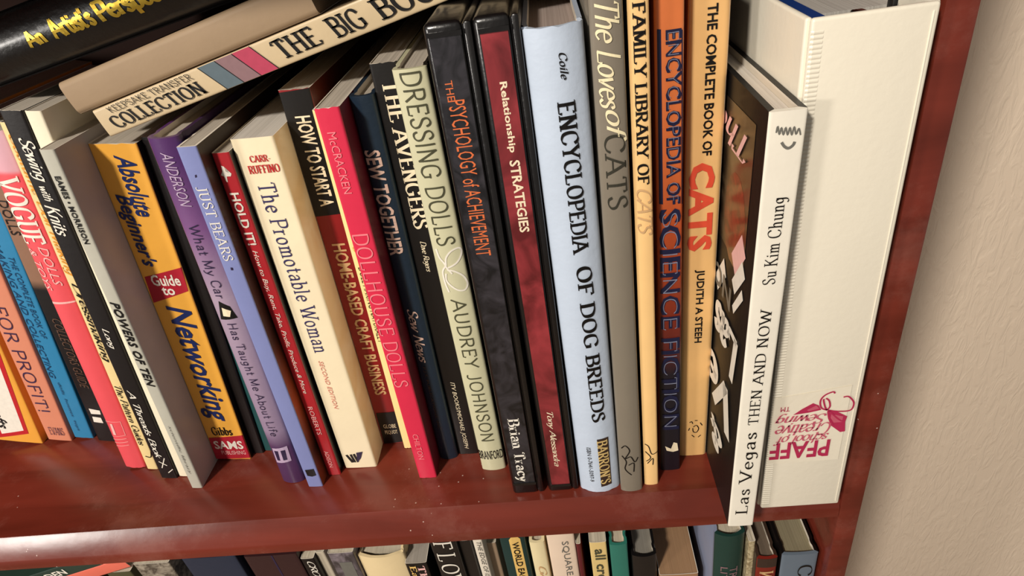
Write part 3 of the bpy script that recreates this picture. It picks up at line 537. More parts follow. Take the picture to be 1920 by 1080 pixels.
# ------------------------------------------------------------------ book maker
WHITE_EDGE = print_mat('cut_card_edge', '#e6dccb', .7, 0)
def make_book(name, w, h, d, spine, left, right, style='paper', bulge=.0003, r=.0009, t=.0004, inset=0.0, paper='#cfc4ae',
              origin=(0, 0, 0), rot=(0, 0, 0), lean_side=1, lab=None, group=None, torn=0.0, headband=None, groove=True, cat='book'):
    """spine on the local xz plane facing -y; origin bottom centre of the spine"""
    root = empty(name, origin, rot)
    tag(root, lab, cat, group)
    if style == 'hard':
        t = max(t, .0022); inset = .003 if not inset else inset
    hw = w / 2
    def fy(u, hw_=hw, r_=r):
        a = min(abs(u), hw_)
        y = bulge * (a / hw_) ** 2
        e = max(0.0, (a - (hw_ - r_)) / r_)
        return y + r_ * (1 - math.sqrt(max(0.0, 1 - e * e)))
    us = [-1, -.985, -.95, -.9, -.8, -.6, -.4, -.2, 0, .2, .4, .6, .8, .9, .95, .985, 1]
    def ulist(hw_, r_):
        o = []
        for s in us:
            a = abs(s)
            # corner samples follow the rounding
            if a >= .9:
                k = {.9: 0, .95: .45, .985: .8, 1: 1}[a]
                a2 = (hw_ - r_) + r_ * math.sin(k * math.pi / 2)
            else:
                a2 = a / .9 * (hw_ - r_)
            o.append(math.copysign(a2, s))
        return o
    yb = bulge + r
    side = [d, .5 * d]
    if style == 'hard' and groove:
        side += [.0125, .0105, .0085, .0065]
        gd = [0, 0, 0, .0009, .0009, 0]
    else:
        gd = [0, 0]
    outer = []; tags = []
    for y, g in zip(side, gd):
        outer.append((-hw + g, y)); tags.append(1)
    for u in ulist(hw, r):
        outer.append((u, fy(u))); tags.append(0)
    for y, g in zip(reversed(side), reversed(gd)):
        outer.append((hw - g, y)); tags.append(2)
    ihw = hw - t; ir = max(r - t * .5, .0003)
    inner = []
    for y, g in zip(side, gd):
        inner.append((-ihw + g * .5, y))
    for u in ulist(ihw, ir):
        inner.append((u, fy(u, ihw, ir) + t))
    for y, g in zip(reversed(side), reversed(gd)):
        inner.append((ihw - g * .5, y))
    n = len(outer)
    zs = [0, .004, h * .25, h * .5, h * .75, h - .004, h]
    rnd = random.Random(int(w * 1e6) + int(h * 1e5))
    V = []
    for zi, z in enumerate(zs):
        for ring in (outer, inner):
            for k, (u, y) in enumerate(ring):
                dz = 0
                if torn and zi in (0, len(zs) - 1):
                    dz = (math.sin(k * 1.7 + w * 900) * .5 + rnd.uniform(-.5, .5)) * torn * (1 if ring is outer else .6)
                    if zi == 0: dz = max(dz, 0)
                V.append((u, y, z + dz))
    F = []; fm = []
    def idx(zi, ring, k): return zi * 2 * n + ring * n + k
    for zi in range(len(zs) - 1):
        for k in range(n - 1):
            F.append((idx(zi, 0, k), idx(zi, 0, k + 1), idx(zi + 1, 0, k + 1), idx(zi + 1, 0, k)))
            a, b = tags[k], tags[k + 1]
            fm.append(0 if (a == 0 and b == 0) else (a or b))
            F.append((idx(zi, 1, k), idx(zi + 1, 1, k), idx(zi + 1, 1, k + 1), idx(zi, 1, k + 1))); fm.append(3)
        for k in (0, n - 1):
            q = (idx(zi, 0, k), idx(zi + 1, 0, k), idx(zi + 1, 1, k), idx(zi, 1, k))
            F.append(q if k == 0 else q[::-1]); fm.append(3)
    top = len(zs) - 1
    for k in range(n - 1):
        F.append((idx(0, 0, k), idx(0, 1, k), idx(0, 1, k + 1), idx(0, 0, k + 1))); fm.append(3 if style == 'paper' else 0)
        F.append((idx(top, 0, k), idx(top, 0, k + 1), idx(top, 1, k + 1), idx(top, 1, k)))
        fm.append(3 if style == 'paper' else (0 if tags[k] == 0 and tags[k + 1] == 0 else (tags[k] or tags[k + 1])))
    link_mesh('cover', V, F, [spine, left, right, WHITE_EDGE], root, fm, smooth=35)
    # page block, rounded at the back of the spine, concave fore edge left straight
    ph = ihw - .00015; py = t + bulge * .9 + (.0012 if style == 'hard' else .0003); pt = h - inset - (.0004 if style == 'paper' else 0); pb = inset + .0001
    pv = []
    cols = [-1, -.7, -.35, 0, .35, .7, 1]
    for z in (pb, pt):
        for c in cols:
            pv.append((c * ph, py + bulge * .6 * (c * c) * (1 if style == 'hard' else 0), z + (rnd.uniform(-.0002, .0002) if z == pt else 0)))
        for c in cols:
            pv.append((c * ph, d - inset, z))
    m = len(cols); pf = []
    for c in range(m - 1):
        pf.append((2 * m + c, 2 * m + c + 1, 3 * m + c + 1, 3 * m + c))
        pf.append((c, m + c, m + c + 1, c + 1))
        pf.append((c, c + 1, 2 * m + c + 1, 2 * m + c))
        pf.append((m + c, 3 * m + c, 3 * m + c + 1, m + c + 1))
    pf.append((0, 2 * m, 3 * m, m)); pf.append((m - 1, 2 * m - 1, 4 * m - 1, 3 * m - 1))
    link_mesh('page_block', pv, pf, paper_mat('page_edges_' + paper.lstrip('#'), paper), root)
    if headband:
        hv = []
        for k, c in enumerate([-1, -.6, -.2, .2, .6, 1]):
            yy = t + bulge * (c * c) + .0004
            hv += [(c * ph, yy, pt - .001), (c * ph, yy + .0012, pt + .0008), (c * ph, yy + .002, pt - .001)]
        hf = []
        for k in range(5):
            a = 3 * k
            hf += [(a, a + 3, a + 4, a + 1), (a + 1, a + 4, a + 5, a + 2)]
        link_mesh('headband', hv, hf, headband, root, smooth=80)
    return root, fy

def dress_spine(root, fy, d, w, bulge):
    cuts = [c * w for c in (-.42, -.3, -.18, -.06, .06, .18, .3, .42)] if bulge > .0006 else None
    edge = [c * w for c in (-.494, -.485, -.475, -.46, -.44, .44, .46, .475, .485, .494, -.3, -.15, 0, .15, .3)]
    def mp(u, v, l): return (u, fy(u) - l, v)
    for i, (part, col, pts) in enumerate(d['pt']):
        pts = [(p[0], p[1]) for p in pts]
        surf_mesh(part, pts, [tuple(range(len(pts)))], ink(col), root, mp, edge, lift=.0002 + .00005 * i)
    for part, col, wd, lines in d['st']:
        V = []; F = []
        for ln in lines:
            ribbon(smooth_pts([tuple(p) for p in ln]) if len(ln) > 2 and part != 'logo_frame' else [tuple(p) for p in ln], wd, V, F)
        surf_mesh(part, V, F, ink(col), root, mp, cuts, lift=.0003)
    for i, (part, s, font, col, kind, a, b, c, e) in enumerate(d['tx']):
        V, F = glyph_mesh(s, font)
        surf_mesh(part, place_text(kind, V, a, b, c, e), F, ink(col), root, mp, cuts, lift=.00042 + (.00006 if part == 'lettering_highlight' else 0))

def P(n, col, **k): return print_mat(n, col, **k)
BLACKC = P('black_gloss_cover', '#0f0b0a', rough=.4, coat=.2)

# key: name, label, spine, left, right, options
DEF = {
 'orange': ('paperback_book', 'orange-yellow book with red-bordered white spine label, leftmost standing book', P('orange_spine', '#eca63e'), None, None, dict(style='paper', d=.19, torn=.0003)),
 'salmon': ('paperback_book', 'salmon paperback with purple FOR PROFIT! lettering on its spine', P('salmon_spine', '#d98a6c'), None, None, dict(d=.185)),
 'blue': ('paperback_book', 'bright blue paperback about making and collecting, between salmon and black books', P('blue_spine', '#2b80ae'), None, None, dict(d=.185, torn=.0005)),
 'tan': ('paperback_book', 'brown-topped black book half hidden behind the red VOGUE book', P('tan_black_spine', '#000000', stops=[(0, '#0f0b0a'), (.60, '#0f0b0a'), (.63, '#8a6852'), (1, '#8a6852')], h=.247), None, None, dict(d=.19)),
 'vogue': ('hardback_book', 'coral red VOGUE DOLLS book with pink top and ragged jacket', P('coral_jacket', '#e9545c', stops=[(0, '#e9545c'), (.905, '#e9545c'), (.915, '#dfa6b2'), (1, '#dcaebb')], h=.267, coat=.35), None, None, dict(d=.215, bulge=.0016, torn=.0008)),
 'cost2': ('paperback_book', 'thin cream book with orange script Costume Doll Making title', P('cream_yellow_spine', '#efd598'), None, None, dict(d=.21)),
 'sew': ('paperback_book', 'black book with white script Sewing with Knits title', P('black_matt_spine', '#151010'), None, None, dict(d=.215, torn=.0002)),
 'cream': ('paperback_book', 'plain cream spine squeezed between the black knits book and the grey one', P('plain_cream_spine', '#f0e6cb'), None, None, dict(d=.215)),
 'eames': ('paperback_book', 'pale grey POWERS OF TEN book with brown-grey cover, standing proud', P('grey_spine', '#b9b6a8'), P('grey_spine', '#b9b6a8'), P('taupe_cover', '#b2aaa0'), dict(d=.22)),
 'net': ('paperback_book', 'thick yellow Networking guide with red bands and navy title', P('yellow_spine', '#f2b045', coat=.25), BLACKC, BLACKC, dict(d=.19, torn=.0004)),
 'dark': ('paperback_book', 'plain black book right of the yellow Networking guide', P('plain_black_spine', '#140f0f'), None, None, dict(d=.18)),
 'teal': ('paperback_book', 'thin dark teal book with white flecks left of the purple book', P('teal_spine', '#1b4a4b'), None, None, dict(d=.18)),
 'mycar': ('hardback_book', 'purple hardback titled What My Car Has Taught Me About Life, with cat picture', P('purple_jacket', '#7a5a80', stops=[(0, '#4a2b52'), (.14, '#53355c'), (.2, '#94809a'), (.62, '#a893a8'), (.8, '#7a4f82'), (.95, '#512a63'), (1, '#512a63')], h=.2555, coat=.35), None, P('violet_cover', '#3a2246'), dict(style='hard', d=.2, bulge=.0028, r=.0012)),
 'bears': ('hardback_book', 'lavender blue JUST BEARS book with dark brown back', P('lavender_spine', '#8088bb'), None, P('brown_orange_cover', '#000000', stops=[(0, '#8a4526'), (.12, '#3a2319'), (.3, '#b0532a'), (.5, '#3c241a'), (1, '#33241e')], h=.251), dict(style='paper', t=.0012, d=.21, r=.0006)),
 'hold': ('paperback_book', 'slim red HOLD IT! paperback with white aeroplane mark', P('red_spine', '#b9262f', coat=.3), None, BLACKC, dict(d=.18)),
 'prom': ('paperback_book', 'thick cream paperback The Promotable Woman with striped W mark', P('cream_spine', '#f6e6c3'), None, marble_mat('cream_marble_cover', '#ecd0a6', '#fbeed6', 22), dict(d=.2, r=.0012)),
 'howto': ('paperback_book', 'black and dark red home-based craft business paperback', P('dark_red_spine', '#8a1518', coat=.3), BLACKC, P('maroon_brown_cover', '#5a1a10', coat=.3), dict(d=.175, torn=.0003)),
 'costume': ('paperback_book', 'very thin pale yellow book with orange script beside the crimson book', P('pale_yellow_spine', '#f6da98'), None, None, dict(d=.18, torn=.0005)),
 'doll': ('paperback_book', 'crimson DOLLHOUSE DOLLS book with pink lettering and worn corners', P('crimson_spine', '#db2c4c', coat=.25), P('cream_front_cover', '#e9dcc0'), P('maroon_cover', '#6d1426', coat=.3), dict(d=.21, torn=.0004)),
 'set': ('magazine_binder', 'navy binder with tall copper SEW TOGETHER lettering', P('navy_leatherette', '#1c2c3c', rough=.4, coat=.3, bump=.5), None, None, dict(style='hard', d=.2, bulge=.0022, r=.0012)),
 'aveng': ('paperback_book', 'black book with cream serif THE AVENGERS title', P('brown_black_spine', '#110d0b', coat=.3), None, P('black_matt_spine', '#151010'), dict(d=.2, torn=.0003)),
 'dress': ('hardback_book', 'pale green-grey DRESSING DOLLS book with white butterfly drawing', P('celadon_jacket', '#cfcba8', coat=.3), None, P('dark_jacket_back', '#1a1512'), dict(style='hard', d=.215, bulge=.0018, inset=.002, r=.001)),
 'dog': ('hardback_book', 'pale blue-white dog breeds encyclopedia in creased jacket', P('ice_blue_jacket', '#c3d0e2', coat=.35, bump=.3), P('ice_blue_jacket', '#c3d0e2'), P('ice_blue_jacket', '#c3d0e2'), dict(style='hard', d=.22, bulge=.0048, r=.0014, torn=.0005, inset=.005)),
 'loves': ('hardback_book', 'tall olive-grey The Loves of CATS hardback', P('olive_grey_jacket', '#81786a'), P('olive_grey_jacket', '#81786a'), P('brown_back_cover', '#4a2a1c'), dict(style='hard', d=.235, bulge=.0016, r=.001)),
 'famlib': ('paperback_book', 'thin apricot family library of cats book, right of the olive-grey one', P('apricot_spine', '#f7cb8a'), P('brown_back_cover', '#4a2a1c'), P('apricot_spine', '#f7cb8a'), dict(d=.235, bulge=.0008, style='paper', t=.001)),
 'scifi': ('paperback_book', 'orange to navy science fiction encyclopedia with outlined lettering', P('orange_navy_spine', '#000000', stops=[(0, '#14131c'), (.28, '#1b1620'), (.42, '#7c2a18'), (.6, '#b04a22'), (.75, '#cf6a34'), (1, '#db7a42')], h=.2954, coat=.3), P('orange_brown_cover', '#8a3d1e'), None, dict(d=.22, bulge=.0007)),
 'cats': ('paperback_book', 'wide tan Complete Book of CATS with coral red CATS lettering', P('tan_spine', '#e6b676'), P('tan_brown_cover', '#a4622f'), P('dark_back_cover', '#1d1410'), dict(d=.215, r=.0022)),
 'vegas': ('hardback_book', 'white-spined Las Vegas Then and Now book jutting over the shelf edge', P('ivory_jacket_spine', '#efe8d8'), P('black_photo_jacket', '#0c0908', rough=.5, coat=.12), P('black_photo_jacket', '#0c0908', rough=.5, coat=.12), dict(style='hard', d=.255, bulge=.0003, r=.0007, inset=.0035, t=.0028, groove=False)),
}
HB = print_mat('headband_cloth', '#b8b0a6')
FY = {}
for k, (nm, lab, sp, lf, rt, opt) in DEF.items():
    d = BOOKS[k]; o = dict(opt)
    w = d['w']; ln = d['lean']
    # the corner on the leaning side rests on the shelf
    sgn = 1 if ln > 0 else -1
    oz = abs(math.sin(ln)) * w / 2 + .0001
    st = o.pop('style', 'paper')
    root, fy = make_book(nm, w, d['h'], o.pop('d'), sp, lf or sp, rt or sp, style=st,
        origin=(d['x'] + oz * math.tan(ln), d['y'], oz), rot=(0, ln, 0), lab=lab, group='books on the middle shelf',
        headband=HB if st == 'hard' and k != 'vegas' else None, paper={'dog': '#a8988f', 'prom': '#d6cfc4', 'howto': '#c4baaa', 'vegas': '#dcd4c8'}.get(k, '#bfb5a6'), **o)
    FY[k] = root
    dress_spine(root, fy, d, w, o.get('bulge', .0003))

# black photo jacket of the white-spined book: panel and upside-down lettering on the face turned to the left
def side_print(root, w, items):
    """items: part, colour, points in (y, z) on the left face"""
    for i, (part, col, pts) in enumerate(items):
        link_mesh(part, [(-w / 2 - .0002 - .00004 * i, y, z) for y, z in pts], [tuple(range(len(pts)))], ink(col) if isinstance(col, str) else col, root)
vw = BOOKS['vegas']['w']
photo = marble_mat('sepia_photo', '#150d08', '#4e4030', 38)
sign = marble_mat('red_sign_photo', '#2a0a08', '#7a2a1e', 90)
side_print(FY['vegas'], vw, [
    ('cover_photo', photo, [(.014, .166), (.150, .166), (.150, .236), (.014, .240)]),
    ('cover_photo', sign, [(.034 + .018 * math.cos(a / 14 * 2 * math.pi), .186 + .024 * math.sin(a / 14 * 2 * math.pi)) for a in range(14)]),
    ('cover_stripe', 'pinkwhite_ink', [(.012, .178), (.020, .186), (.034, .168), (.026, .160)]),
    ('cover_stripe', 'white_ink', [(.010, .168), (.016, .174), (.030, .155), (.024, .150)]),
    ('cover_stripe', 'white_ink', [(.010, .156), (.013, .160), (.026, .142), (.023, .139)]),
    ('cover_stripe', 'white_ink', [(.040, .150), (.046, .158), (.060, .140), (.054, .133)]),
])
def side_text(s, font, col, y0, y1, z0, z1):
    V, F = glyph_mesh(s, font)
    # upside down on the left face: reading runs from the spine inwards
    pts = [(-vw / 2 - .0008, y0 + (y1 - y0) * a, z0 + (z1 - z0) * b) for a, b in V]
    link_mesh('cover_lettering', pts, F, ink(col), FY['vegas'])
side_text('Las', 'brush', 'white_ink', .010, .056, .130, .100)
side_text('Vegas', 'brush', 'white_ink', .010, .130, .098, .058)
side_text('&', 'brush', 'white_ink', .022, .050, .048, .028)
side_text('NOW', 'sansb', 'gray_ink', .028, .09, .150, .136)
side_text('Then', 'script', 'pinkwhite_ink', .022, .09, .232, .218)

# ------------------------------------------------------------------ two vinyl audio cases
VINYL = P('black_vinyl', '#121010', rough=.3, coat=.4, bump=.35)
def vinyl_case(k, label, lm, u0, u1, v0, v1):
    d = BOOKS[k]; w = d['w']; h = min(d['h'], .2931); ln = d['lean']
    oz = abs(math.sin(ln)) * w / 2 + .0001
    root = empty('audio_case', (d['x'] + oz * math.tan(ln), d['y'], oz), (0, ln, 0))
    tag(root, label, 'case', 'books on the middle shelf')
    box('case_shell', -w / 2, w / 2 * .62, 0, .2, 0, h, VINYL, root, bevel=.0026, seg=3)
    box('case_lid', w / 2 * .66, w / 2, .0006, .2, .0005, h - .0008, VINYL, root, bevel=.0012)
    box('hinge_strip', w / 2 * .60, w / 2 * .68, .0022, .198, .001, h - .002, VINYL, root)
    V = [(u0 * w, v0), (u1 * w, v0), (u1 * w, v1), (u0 * w, v1)]
    fy = lambda u: 0.0
    n = 5
    vs = []; fs = []
    for i in range(n + 1):
        u = (u0 + (u1 - u0) * i / n) * w
        vs += [(u, -.0003, v0), (u, -.0003, v1)]
    for i in range(n): fs.append((2 * i, 2 * i + 2, 2 * i + 3, 2 * i + 1))
    link_mesh('spine_label', vs, fs, lm, root)
    # sleeve: clear welded rim around the label
    rim = []
    for (a, b, c, e) in ((u0 - .03, u1 + .03, v0 - .002, v0), (u0 - .03, u1 + .03, v1, v1 + .002)):
        v_, f_ = box_geo(a * w, b * w, -.0008, .0004, c, e)
        o_ = len(rim)
        link_mesh('label_sleeve_rim', v_, f_, VINYL, root)
    dress_spine(root, fy, dict(d, pt=[]), w, 0)
    return root
vinyl_case('psy', 'black vinyl audio case with grey marbled label and orange PSYCHOLOGY title',
           marble_mat('grey_marble_label', '#101014', '#3a373d', 70), -.40, .26, .012, .2875)
vinyl_case('rel', 'black vinyl audio case with red marbled label reading Relationship STRATEGIES',
           marble_mat('red_marble_label', '#5e181c', '#a83a40', 28), -.36, .24, .008, .2865)

# ------------------------------------------------------------------ white ring binder
WV = P('white_vinyl', '#ebe3d0', rough=.35, coat=.35, bump=.2, var=.02)
BY0 = -.0184
binder = empty('ring_binder', (.1175, BY0, .0002))
tag(binder, 'wide cream-white ring binder with crimson butterfly logo at right end of shelf', 'binder')
bx0, bx1, bh = .0938 - .1175, .1412 - .1175, .2792
# spine board with softened ends
def binder_panel(name, x0, x1, y0, y1, z0, z1, bv, mat=WV, parent=binder):
    return box(name, x0, x1, y0, y1, z0, z1, mat, parent, bevel=bv, seg=4)
binder_panel('spine_panel', bx0 + .0012, bx1 - .001, 0, .0032, 0, bh, .0014)
binder_panel('side_cover', bx0 - .0002, bx0 + .0026, .0026, .262, 0, bh, .0012)
binder_panel('side_cover', bx1 - .0028, bx1 + .0002, .0026, .262, 0, bh, .0012)
# welded hinge strip with fine ribs
v = []; f = []
nr = 150
for i in range(nr):
    z = .004 + i * (bh - .008) / nr
    s = len(v)
    for (zz, yy) in ((z, 0.0), (z + .0005, -.00018), (z + .0010, -.00018), (z + .0014, 0.0)):
        v += [(bx0 + .0014, yy + .0004, zz), (bx0 + .0024, yy, zz), (bx0 + .0058, yy, zz)]
    for a in range(3):
        for b in range(2):
            q = s + a * 3 + b
            f.append((q, q + 1, q + 4, q + 3))
tag(link_mesh('ribbed_hinge', v, f, WV, binder), kind='stuff')
# weld line along the right edge
binder_panel('weld_seam', bx1 - .0036, bx1 - .0030, -.00035, .0005, .003, bh - .003, .0002)
GLN = P('grey_liner', '#a9a59c', rough=.5)
box('liner', bx0 + .0027, bx1 - .0029, .0034, .0042, .003, bh - .0015, GLN, binder)
CH = base_mat('chrome_metal', .25, 0, .5, 1.0)[0]
CH.node_tree.nodes['Principled BSDF'].inputs['Base Color'].default_value = C('#9a948a')
rm = box('ring_plate', -.009, .011, .0044, .0075, .01, bh - .008, CH, binder, bevel=.0008)
box('ring_lever', -.004, .001, .0075, .013, bh - .016, bh - .0015, CH, binder, bevel=.0008)
box('ring_lever', .0085, .0105, .0065, .011, bh - .012, bh + .0012, P('black_steel', '#1a1816'), binder, bevel=.0004)
for z in (.045, .14, .235):
    vv = []; ff = []
    R_, rr, na, nb = .017, .0014, 20, 8
    for i in range(na):
        a = 2 * math.pi * i / na
        for j in range(nb):
            b = 2 * math.pi * j / nb
            vv.append((.0005 + (R_ + rr * math.cos(b)) * math.cos(a), .0255 + (R_ + rr * math.cos(b)) * math.sin(a), z + rr * math.sin(b)))
    for i in range(na):
        for j in range(nb):
            ff.append((i * nb + j, ((i + 1) % na) * nb + j, ((i + 1) % na) * nb + (j + 1) % nb, i * nb + (j + 1) % nb))
    link_mesh('ring', vv, ff, CH, binder, smooth=80)
box('paper_stack', bx0 + .0075, bx1 - .0032, .0265, .25, .004, .2745, paper_mat('page_edges_binder', '#bab6ae'), binder)
box('blue_divider', bx0 + .0028, bx0 + .0072, -.0 + .0036, .24, .003, bh - .0004, P('blue_card', '#123a7c', rough=.4), binder)
def on_binder(name, V, F, col, lift):
    return link_mesh(name, [(x - .1175, -lift - .0004, z) for x, z in V], F, ink(col), logo)
logo = link_mesh('logo_print', [(x - .1175, -.0004, z) for x, z in ((.0960, .0400), (.1345, .0400), (.1345, .0955), (.0960, .0905))], [(0, 1, 2, 3)], P('logo_backing', '#e9e0cc', rough=.35, coat=.35, bump=.2, var=.02), binder)
for w_ in LOGO['wing']:
    on_binder('butterfly_wing', w_, [tuple(range(len(w_)))], 'crimson_ink', .0003)
for w_ in LOGO['light']:
    on_binder('wing_panel', w_, [tuple(range(len(w_)))], 'rosered_ink', .0004)
V = []; F = []
for s in LOGO['strk']:
    ribbon(smooth_pts([tuple(p) for p in s]), .0009, V, F)
on_binder('butterfly_outline', V, F, 'crimson_ink', .0005)
for s, ((xa, za), (xb, zb)) in LOGO['txt']:
    gv, gf = glyph_mesh(s, {'PFAFF': 'sansb', 'TM': 'sans'}.get(s, 'script'))
    # the binder stands on its head, so the print is upside down
    on_binder('logo_lettering', [(xa + (xb - xa) * a, zb + (za - zb) * b) for a, b in gv], gf, 'crimson_ink' if s in ('PFAFF', 'TM') else 'rosered_ink', .0006)

# ------------------------------------------------------------------ books lying on top of the row
TA = math.radians(12.0)
BBY = .050
big = make_book('paperback_book', .0146, .277, .205, P('speckled_cream_spine', '#cdb792', var=.14), P('big_book_back', '#9a8468'), P('big_book_front', '#b59d78'),
    r=.0007, origin=(0, 0, 0), lab='large cream book lying slanted on the row, spine reading THE BIG BOOK OF', paper='#b9ab92')
bigroot, bigfy = big
# local z runs along the book, so turn it to lie down with z towards the right
def lay(root, ox, oz, y, ang, w, off=0):
    # local z axis -> along the slope, local x axis -> up (negated), spine keeps facing -y
    ax = Vector((math.cos(ang), 0, math.sin(ang))); up = Vector((-math.sin(ang), 0, math.cos(ang)))
    xa = -up; ya = Vector((0, 1, 0)); za = ax
    o = Vector((ox, y, oz)) + up * (w / 2 + off)
    root.matrix_world = Matrix(((xa.x, ya.x, za.x, o.x), (xa.y, ya.y, za.y, o.y), (xa.z, ya.z, za.z, o.z), (0, 0, 0, 1)))
lay(bigroot, -.2372,   .2524 + .0016, BBY, TA, .0146)
def lay_print(root, part, V, F, col, w, cuts=None, lift=.00032):
    """V in (along, up from the underside)"""
    return link_mesh(part, [(w / 2 - b, -lift, a) for a, b in V], F, ink(col), root)
def lay_text(root, part, s, font, col, a0, a1, b0, b1, w, shear=0, lift=.0005):
    V, F = glyph_mesh(s, font)
    lay_print(root, part, [(a0 + (a1 - a0) * x + shear * (y * (b1 - b0)), b0 + (b1 - b0) * y) for x, y in V], F, col, w, lift=lift)
W1 = .0146
lay_text(bigroot, 'subtitle_lettering', 'KEEPSAKE TRANSFER', 'dec', 'ink', .0100, .0610, .0102, .0138, W1, -.5)
lay_text(bigroot, 'title_lettering', 'COLLECTION', 'serifb', 'ink', .0075, .0640, .0022, .0092, W1, -.4)
for i, (a, b, c) in enumerate(((.0655, .0752, 'bluegray_ink'), (.0756, .0852, 'mauve_ink'), (.0856, .0955, 'crimson2_ink'))):
    lay_print(bigroot, 'colour_band', [(a, .0143), (b, .0143), (b + .0085, .0003), (a + .0085, .0003)], [(0, 1, 2, 3)], c, W1)
for a in (.0653, .0753, .0853, .0955):
    lay_print(bigroot, 'band_line', [(a, .0144), (a + .0005, .0144), (a + .0090, .0002), (a + .0085, .0002)], [(0, 1, 2, 3)], 'ink', W1, lift=.0004)
lay_text(bigroot, 'title_lettering', 'THE', 'serifb', 'ink', .1085, .1320, .0030, .0128, W1, -.35)
lay_text(bigroot, 'title_lettering', 'BIG', 'serifb', 'ink', .1390, .1560, .0026, .0128, W1, -.35)
lay_text(bigroot, 'title_lettering', 'BOOK', 'serifb', 'ink', .1630, .2030, .0024, .0128, W1, -.35)
lay_text(bigroot, 'title_lettering', 'OF', 'serifb', 'ink', .2090, .2240, .0024, .0128, W1, -.35)

def up_point(ox, oz, ang, a, b):
    return ox + math.cos(ang) * a - math.sin(ang) * b, oz + math.sin(ang) * a + math.cos(ang) * b
bx, bz = up_point(-.2372, .2540, TA, -.0085, .0150)
W2 = .0172
beige, _ = make_book('blank_book', W2, .1435, .19, P('beige_blank_cover', '#9c8468', rough=.6, coat=0), P('beige_blank_cover', '#9c8468'), P('beige_blank_cover', '#9c8468'),
    r=.0024, bulge=.0006, lab='small blank beige book between the black book and the big cream one', paper='#9a8870', cat='book')
lay(beige, bx, bz, BBY + .001, TA, W2)
# black book with rounded spine and gold title
TB = math.radians(9.3)
W3 = .0300
# rest on the right upper corner of the beige book
cx, cz = up_point(bx, bz, TA, .1435, W2 + .0004)
L3 = .250
sx, sz = cx - math.cos(TB) * (L3 - .028), cz - math.sin(TB) * (L3 - .028)
BK = P('black_leatherette', '#141110', rough=.34, coat=.35, bump=.5)
black, blfy = make_book('hardback_book', W3, L3, .19, BK, BK, BK, style='hard', bulge=.0075, r=.0032, paper='#8c7f6c',
    lab='black leatherette book with rounded spine and gold Artist\'s Perspective title, top of the slanted pile')
lay(black, sx, sz, BBY - .003, TB, W3)
BLK_O = (sx, sz)
def gold(s, a0, a1, b0, b1, shear):
    V, F = glyph_mesh(s, 'brush')
    V2 = [(a0 + (a1 - a0) * x + shear * y * (b1 - b0), b0 + (b1 - b0) * y) for x, y in V]
    surf_mesh('title_lettering', [(W3 / 2 - b, a) for a, b in V2], F, ink('foil_gold'), black, lambda u, v, l: (u, blfy(u) - l, v),
              [c * W3 for c in (-.45, -.38, -.3, -.22, -.14, -.06, .02, .1, .18, .26, .34, .42)], lift=.0003)
GA = (-.2459 - sx) / math.cos(TB)     # along-position of the first letter
GA -= .0045
gold('An', GA, GA + .0110, .0110, .0185, -.3)
gold("Artist's", GA + .0150, GA + .0400, .0105, .0200, -.3)
gold('Perspective', GA + .0425, GA + .0930, .0085, .0200, -.3)

# ------------------------------------------------------------------ lower shelf
LZ = -.345
LG = 'book tops on the lower shelf'
def low_book(k, name, label, spine, left=None, right=None, texts=(), bands=(), **kw):
    x0, x1, zt, Y = LOWER[k]
    w = x1 - x0 - .0004; h = zt - LZ - .0002
    o = dict(d=.19); o.update(kw)
    d_ = o.pop('d')
    root, fy = make_book(name, w, h, d_, spine, left or spine, right or spine, origin=((x0 + x1) / 2, Y, LZ + .0002), lab=label, group=LG, **o)
    dd = dict(pt=[(p, c, [(u * w, h - v) for u, v in pts]) for p, c, pts in bands], st=[],
              tx=[(p, s, f, c, 'd', h - a, h - b, u0 * w, u1 * w) for p, s, f, c, a, b, u0, u1 in texts])
    dress_spine(root, fy, dd, w, o.get('bulge', .0003))
    return root
TL = 'title_lettering'
low_book('a', 'hardback_book', 'navy blue book on lower shelf, left of the dark maroon one', P('navy_cloth', '#232c40'), style='hard', bulge=.001, d=.18)
low_book('b', 'slipcase', 'dark maroon slipcase on lower shelf below the yellow guide', P('dark_maroon_cloth', '#331a1c'), style='hard', bulge=.0004, groove=False, d=.2,
         bands=[('seam_line', 'darkviolet_ink', [(.02, 0), (.05, 0), (.05, .1), (.02, .1)])])
low_book('c', 'paperback_book', 'thin black book with white flecked lettering on lower shelf', P('plain_black_spine', '#140f0f'), texts=[(TL, 'CROCHET', 'script', 'white_ink', .003, .05, -.1, .4)])
low_book('d', 'paperback_book', 'thin grey-cream book on lower shelf, left of the grey photo jacket', P('grey_cream_spine', '#c4b9a4'))
low_book('e', 'paperback_book', 'grey-violet photo jacket book on lower shelf', marble_mat('grey_photo_jacket', '#3a3438', '#8d828a', 60), bands=[('photo_panel', 'gray_ink', [(-.2, .012), (.3, .012), (.3, .06), (-.2, .06)])])
low_book('f', 'hardback_book', 'wide cream hardback with pages showing on lower shelf', P('cream_cloth', '#ecd5a6'), style='hard', bulge=.004, d=.2, torn=.0004, headband=HB)
low_book('g', 'paperback_book', 'black book with pinkish lettering and striped grey pages on lower shelf', P('brown_black_spine', '#110d0b'), paper='#a8a095',
         texts=[(TL, 'The', 'serifb', 'pinkwhite_ink', .003, .03, .02, .36), (TL, 'East', 'serifb', 'amber', .003, .03, -.34, -.04)])
low_book('h', 'hardback_book', 'black book with large white serif FLO lettering on lower shelf', P('black_gloss_spine', '#0e0c0c', coat=.5), style='hard', bulge=.001,
         texts=[(TL, 'F', 'serif', 'white_ink', .002, .0125, -.36, .34), (TL, 'L', 'serif', 'white_ink', .017, .0275, -.36, .34), (TL, 'OWERS', 'serif', 'white_ink', .031, .10, -.36, .34)])
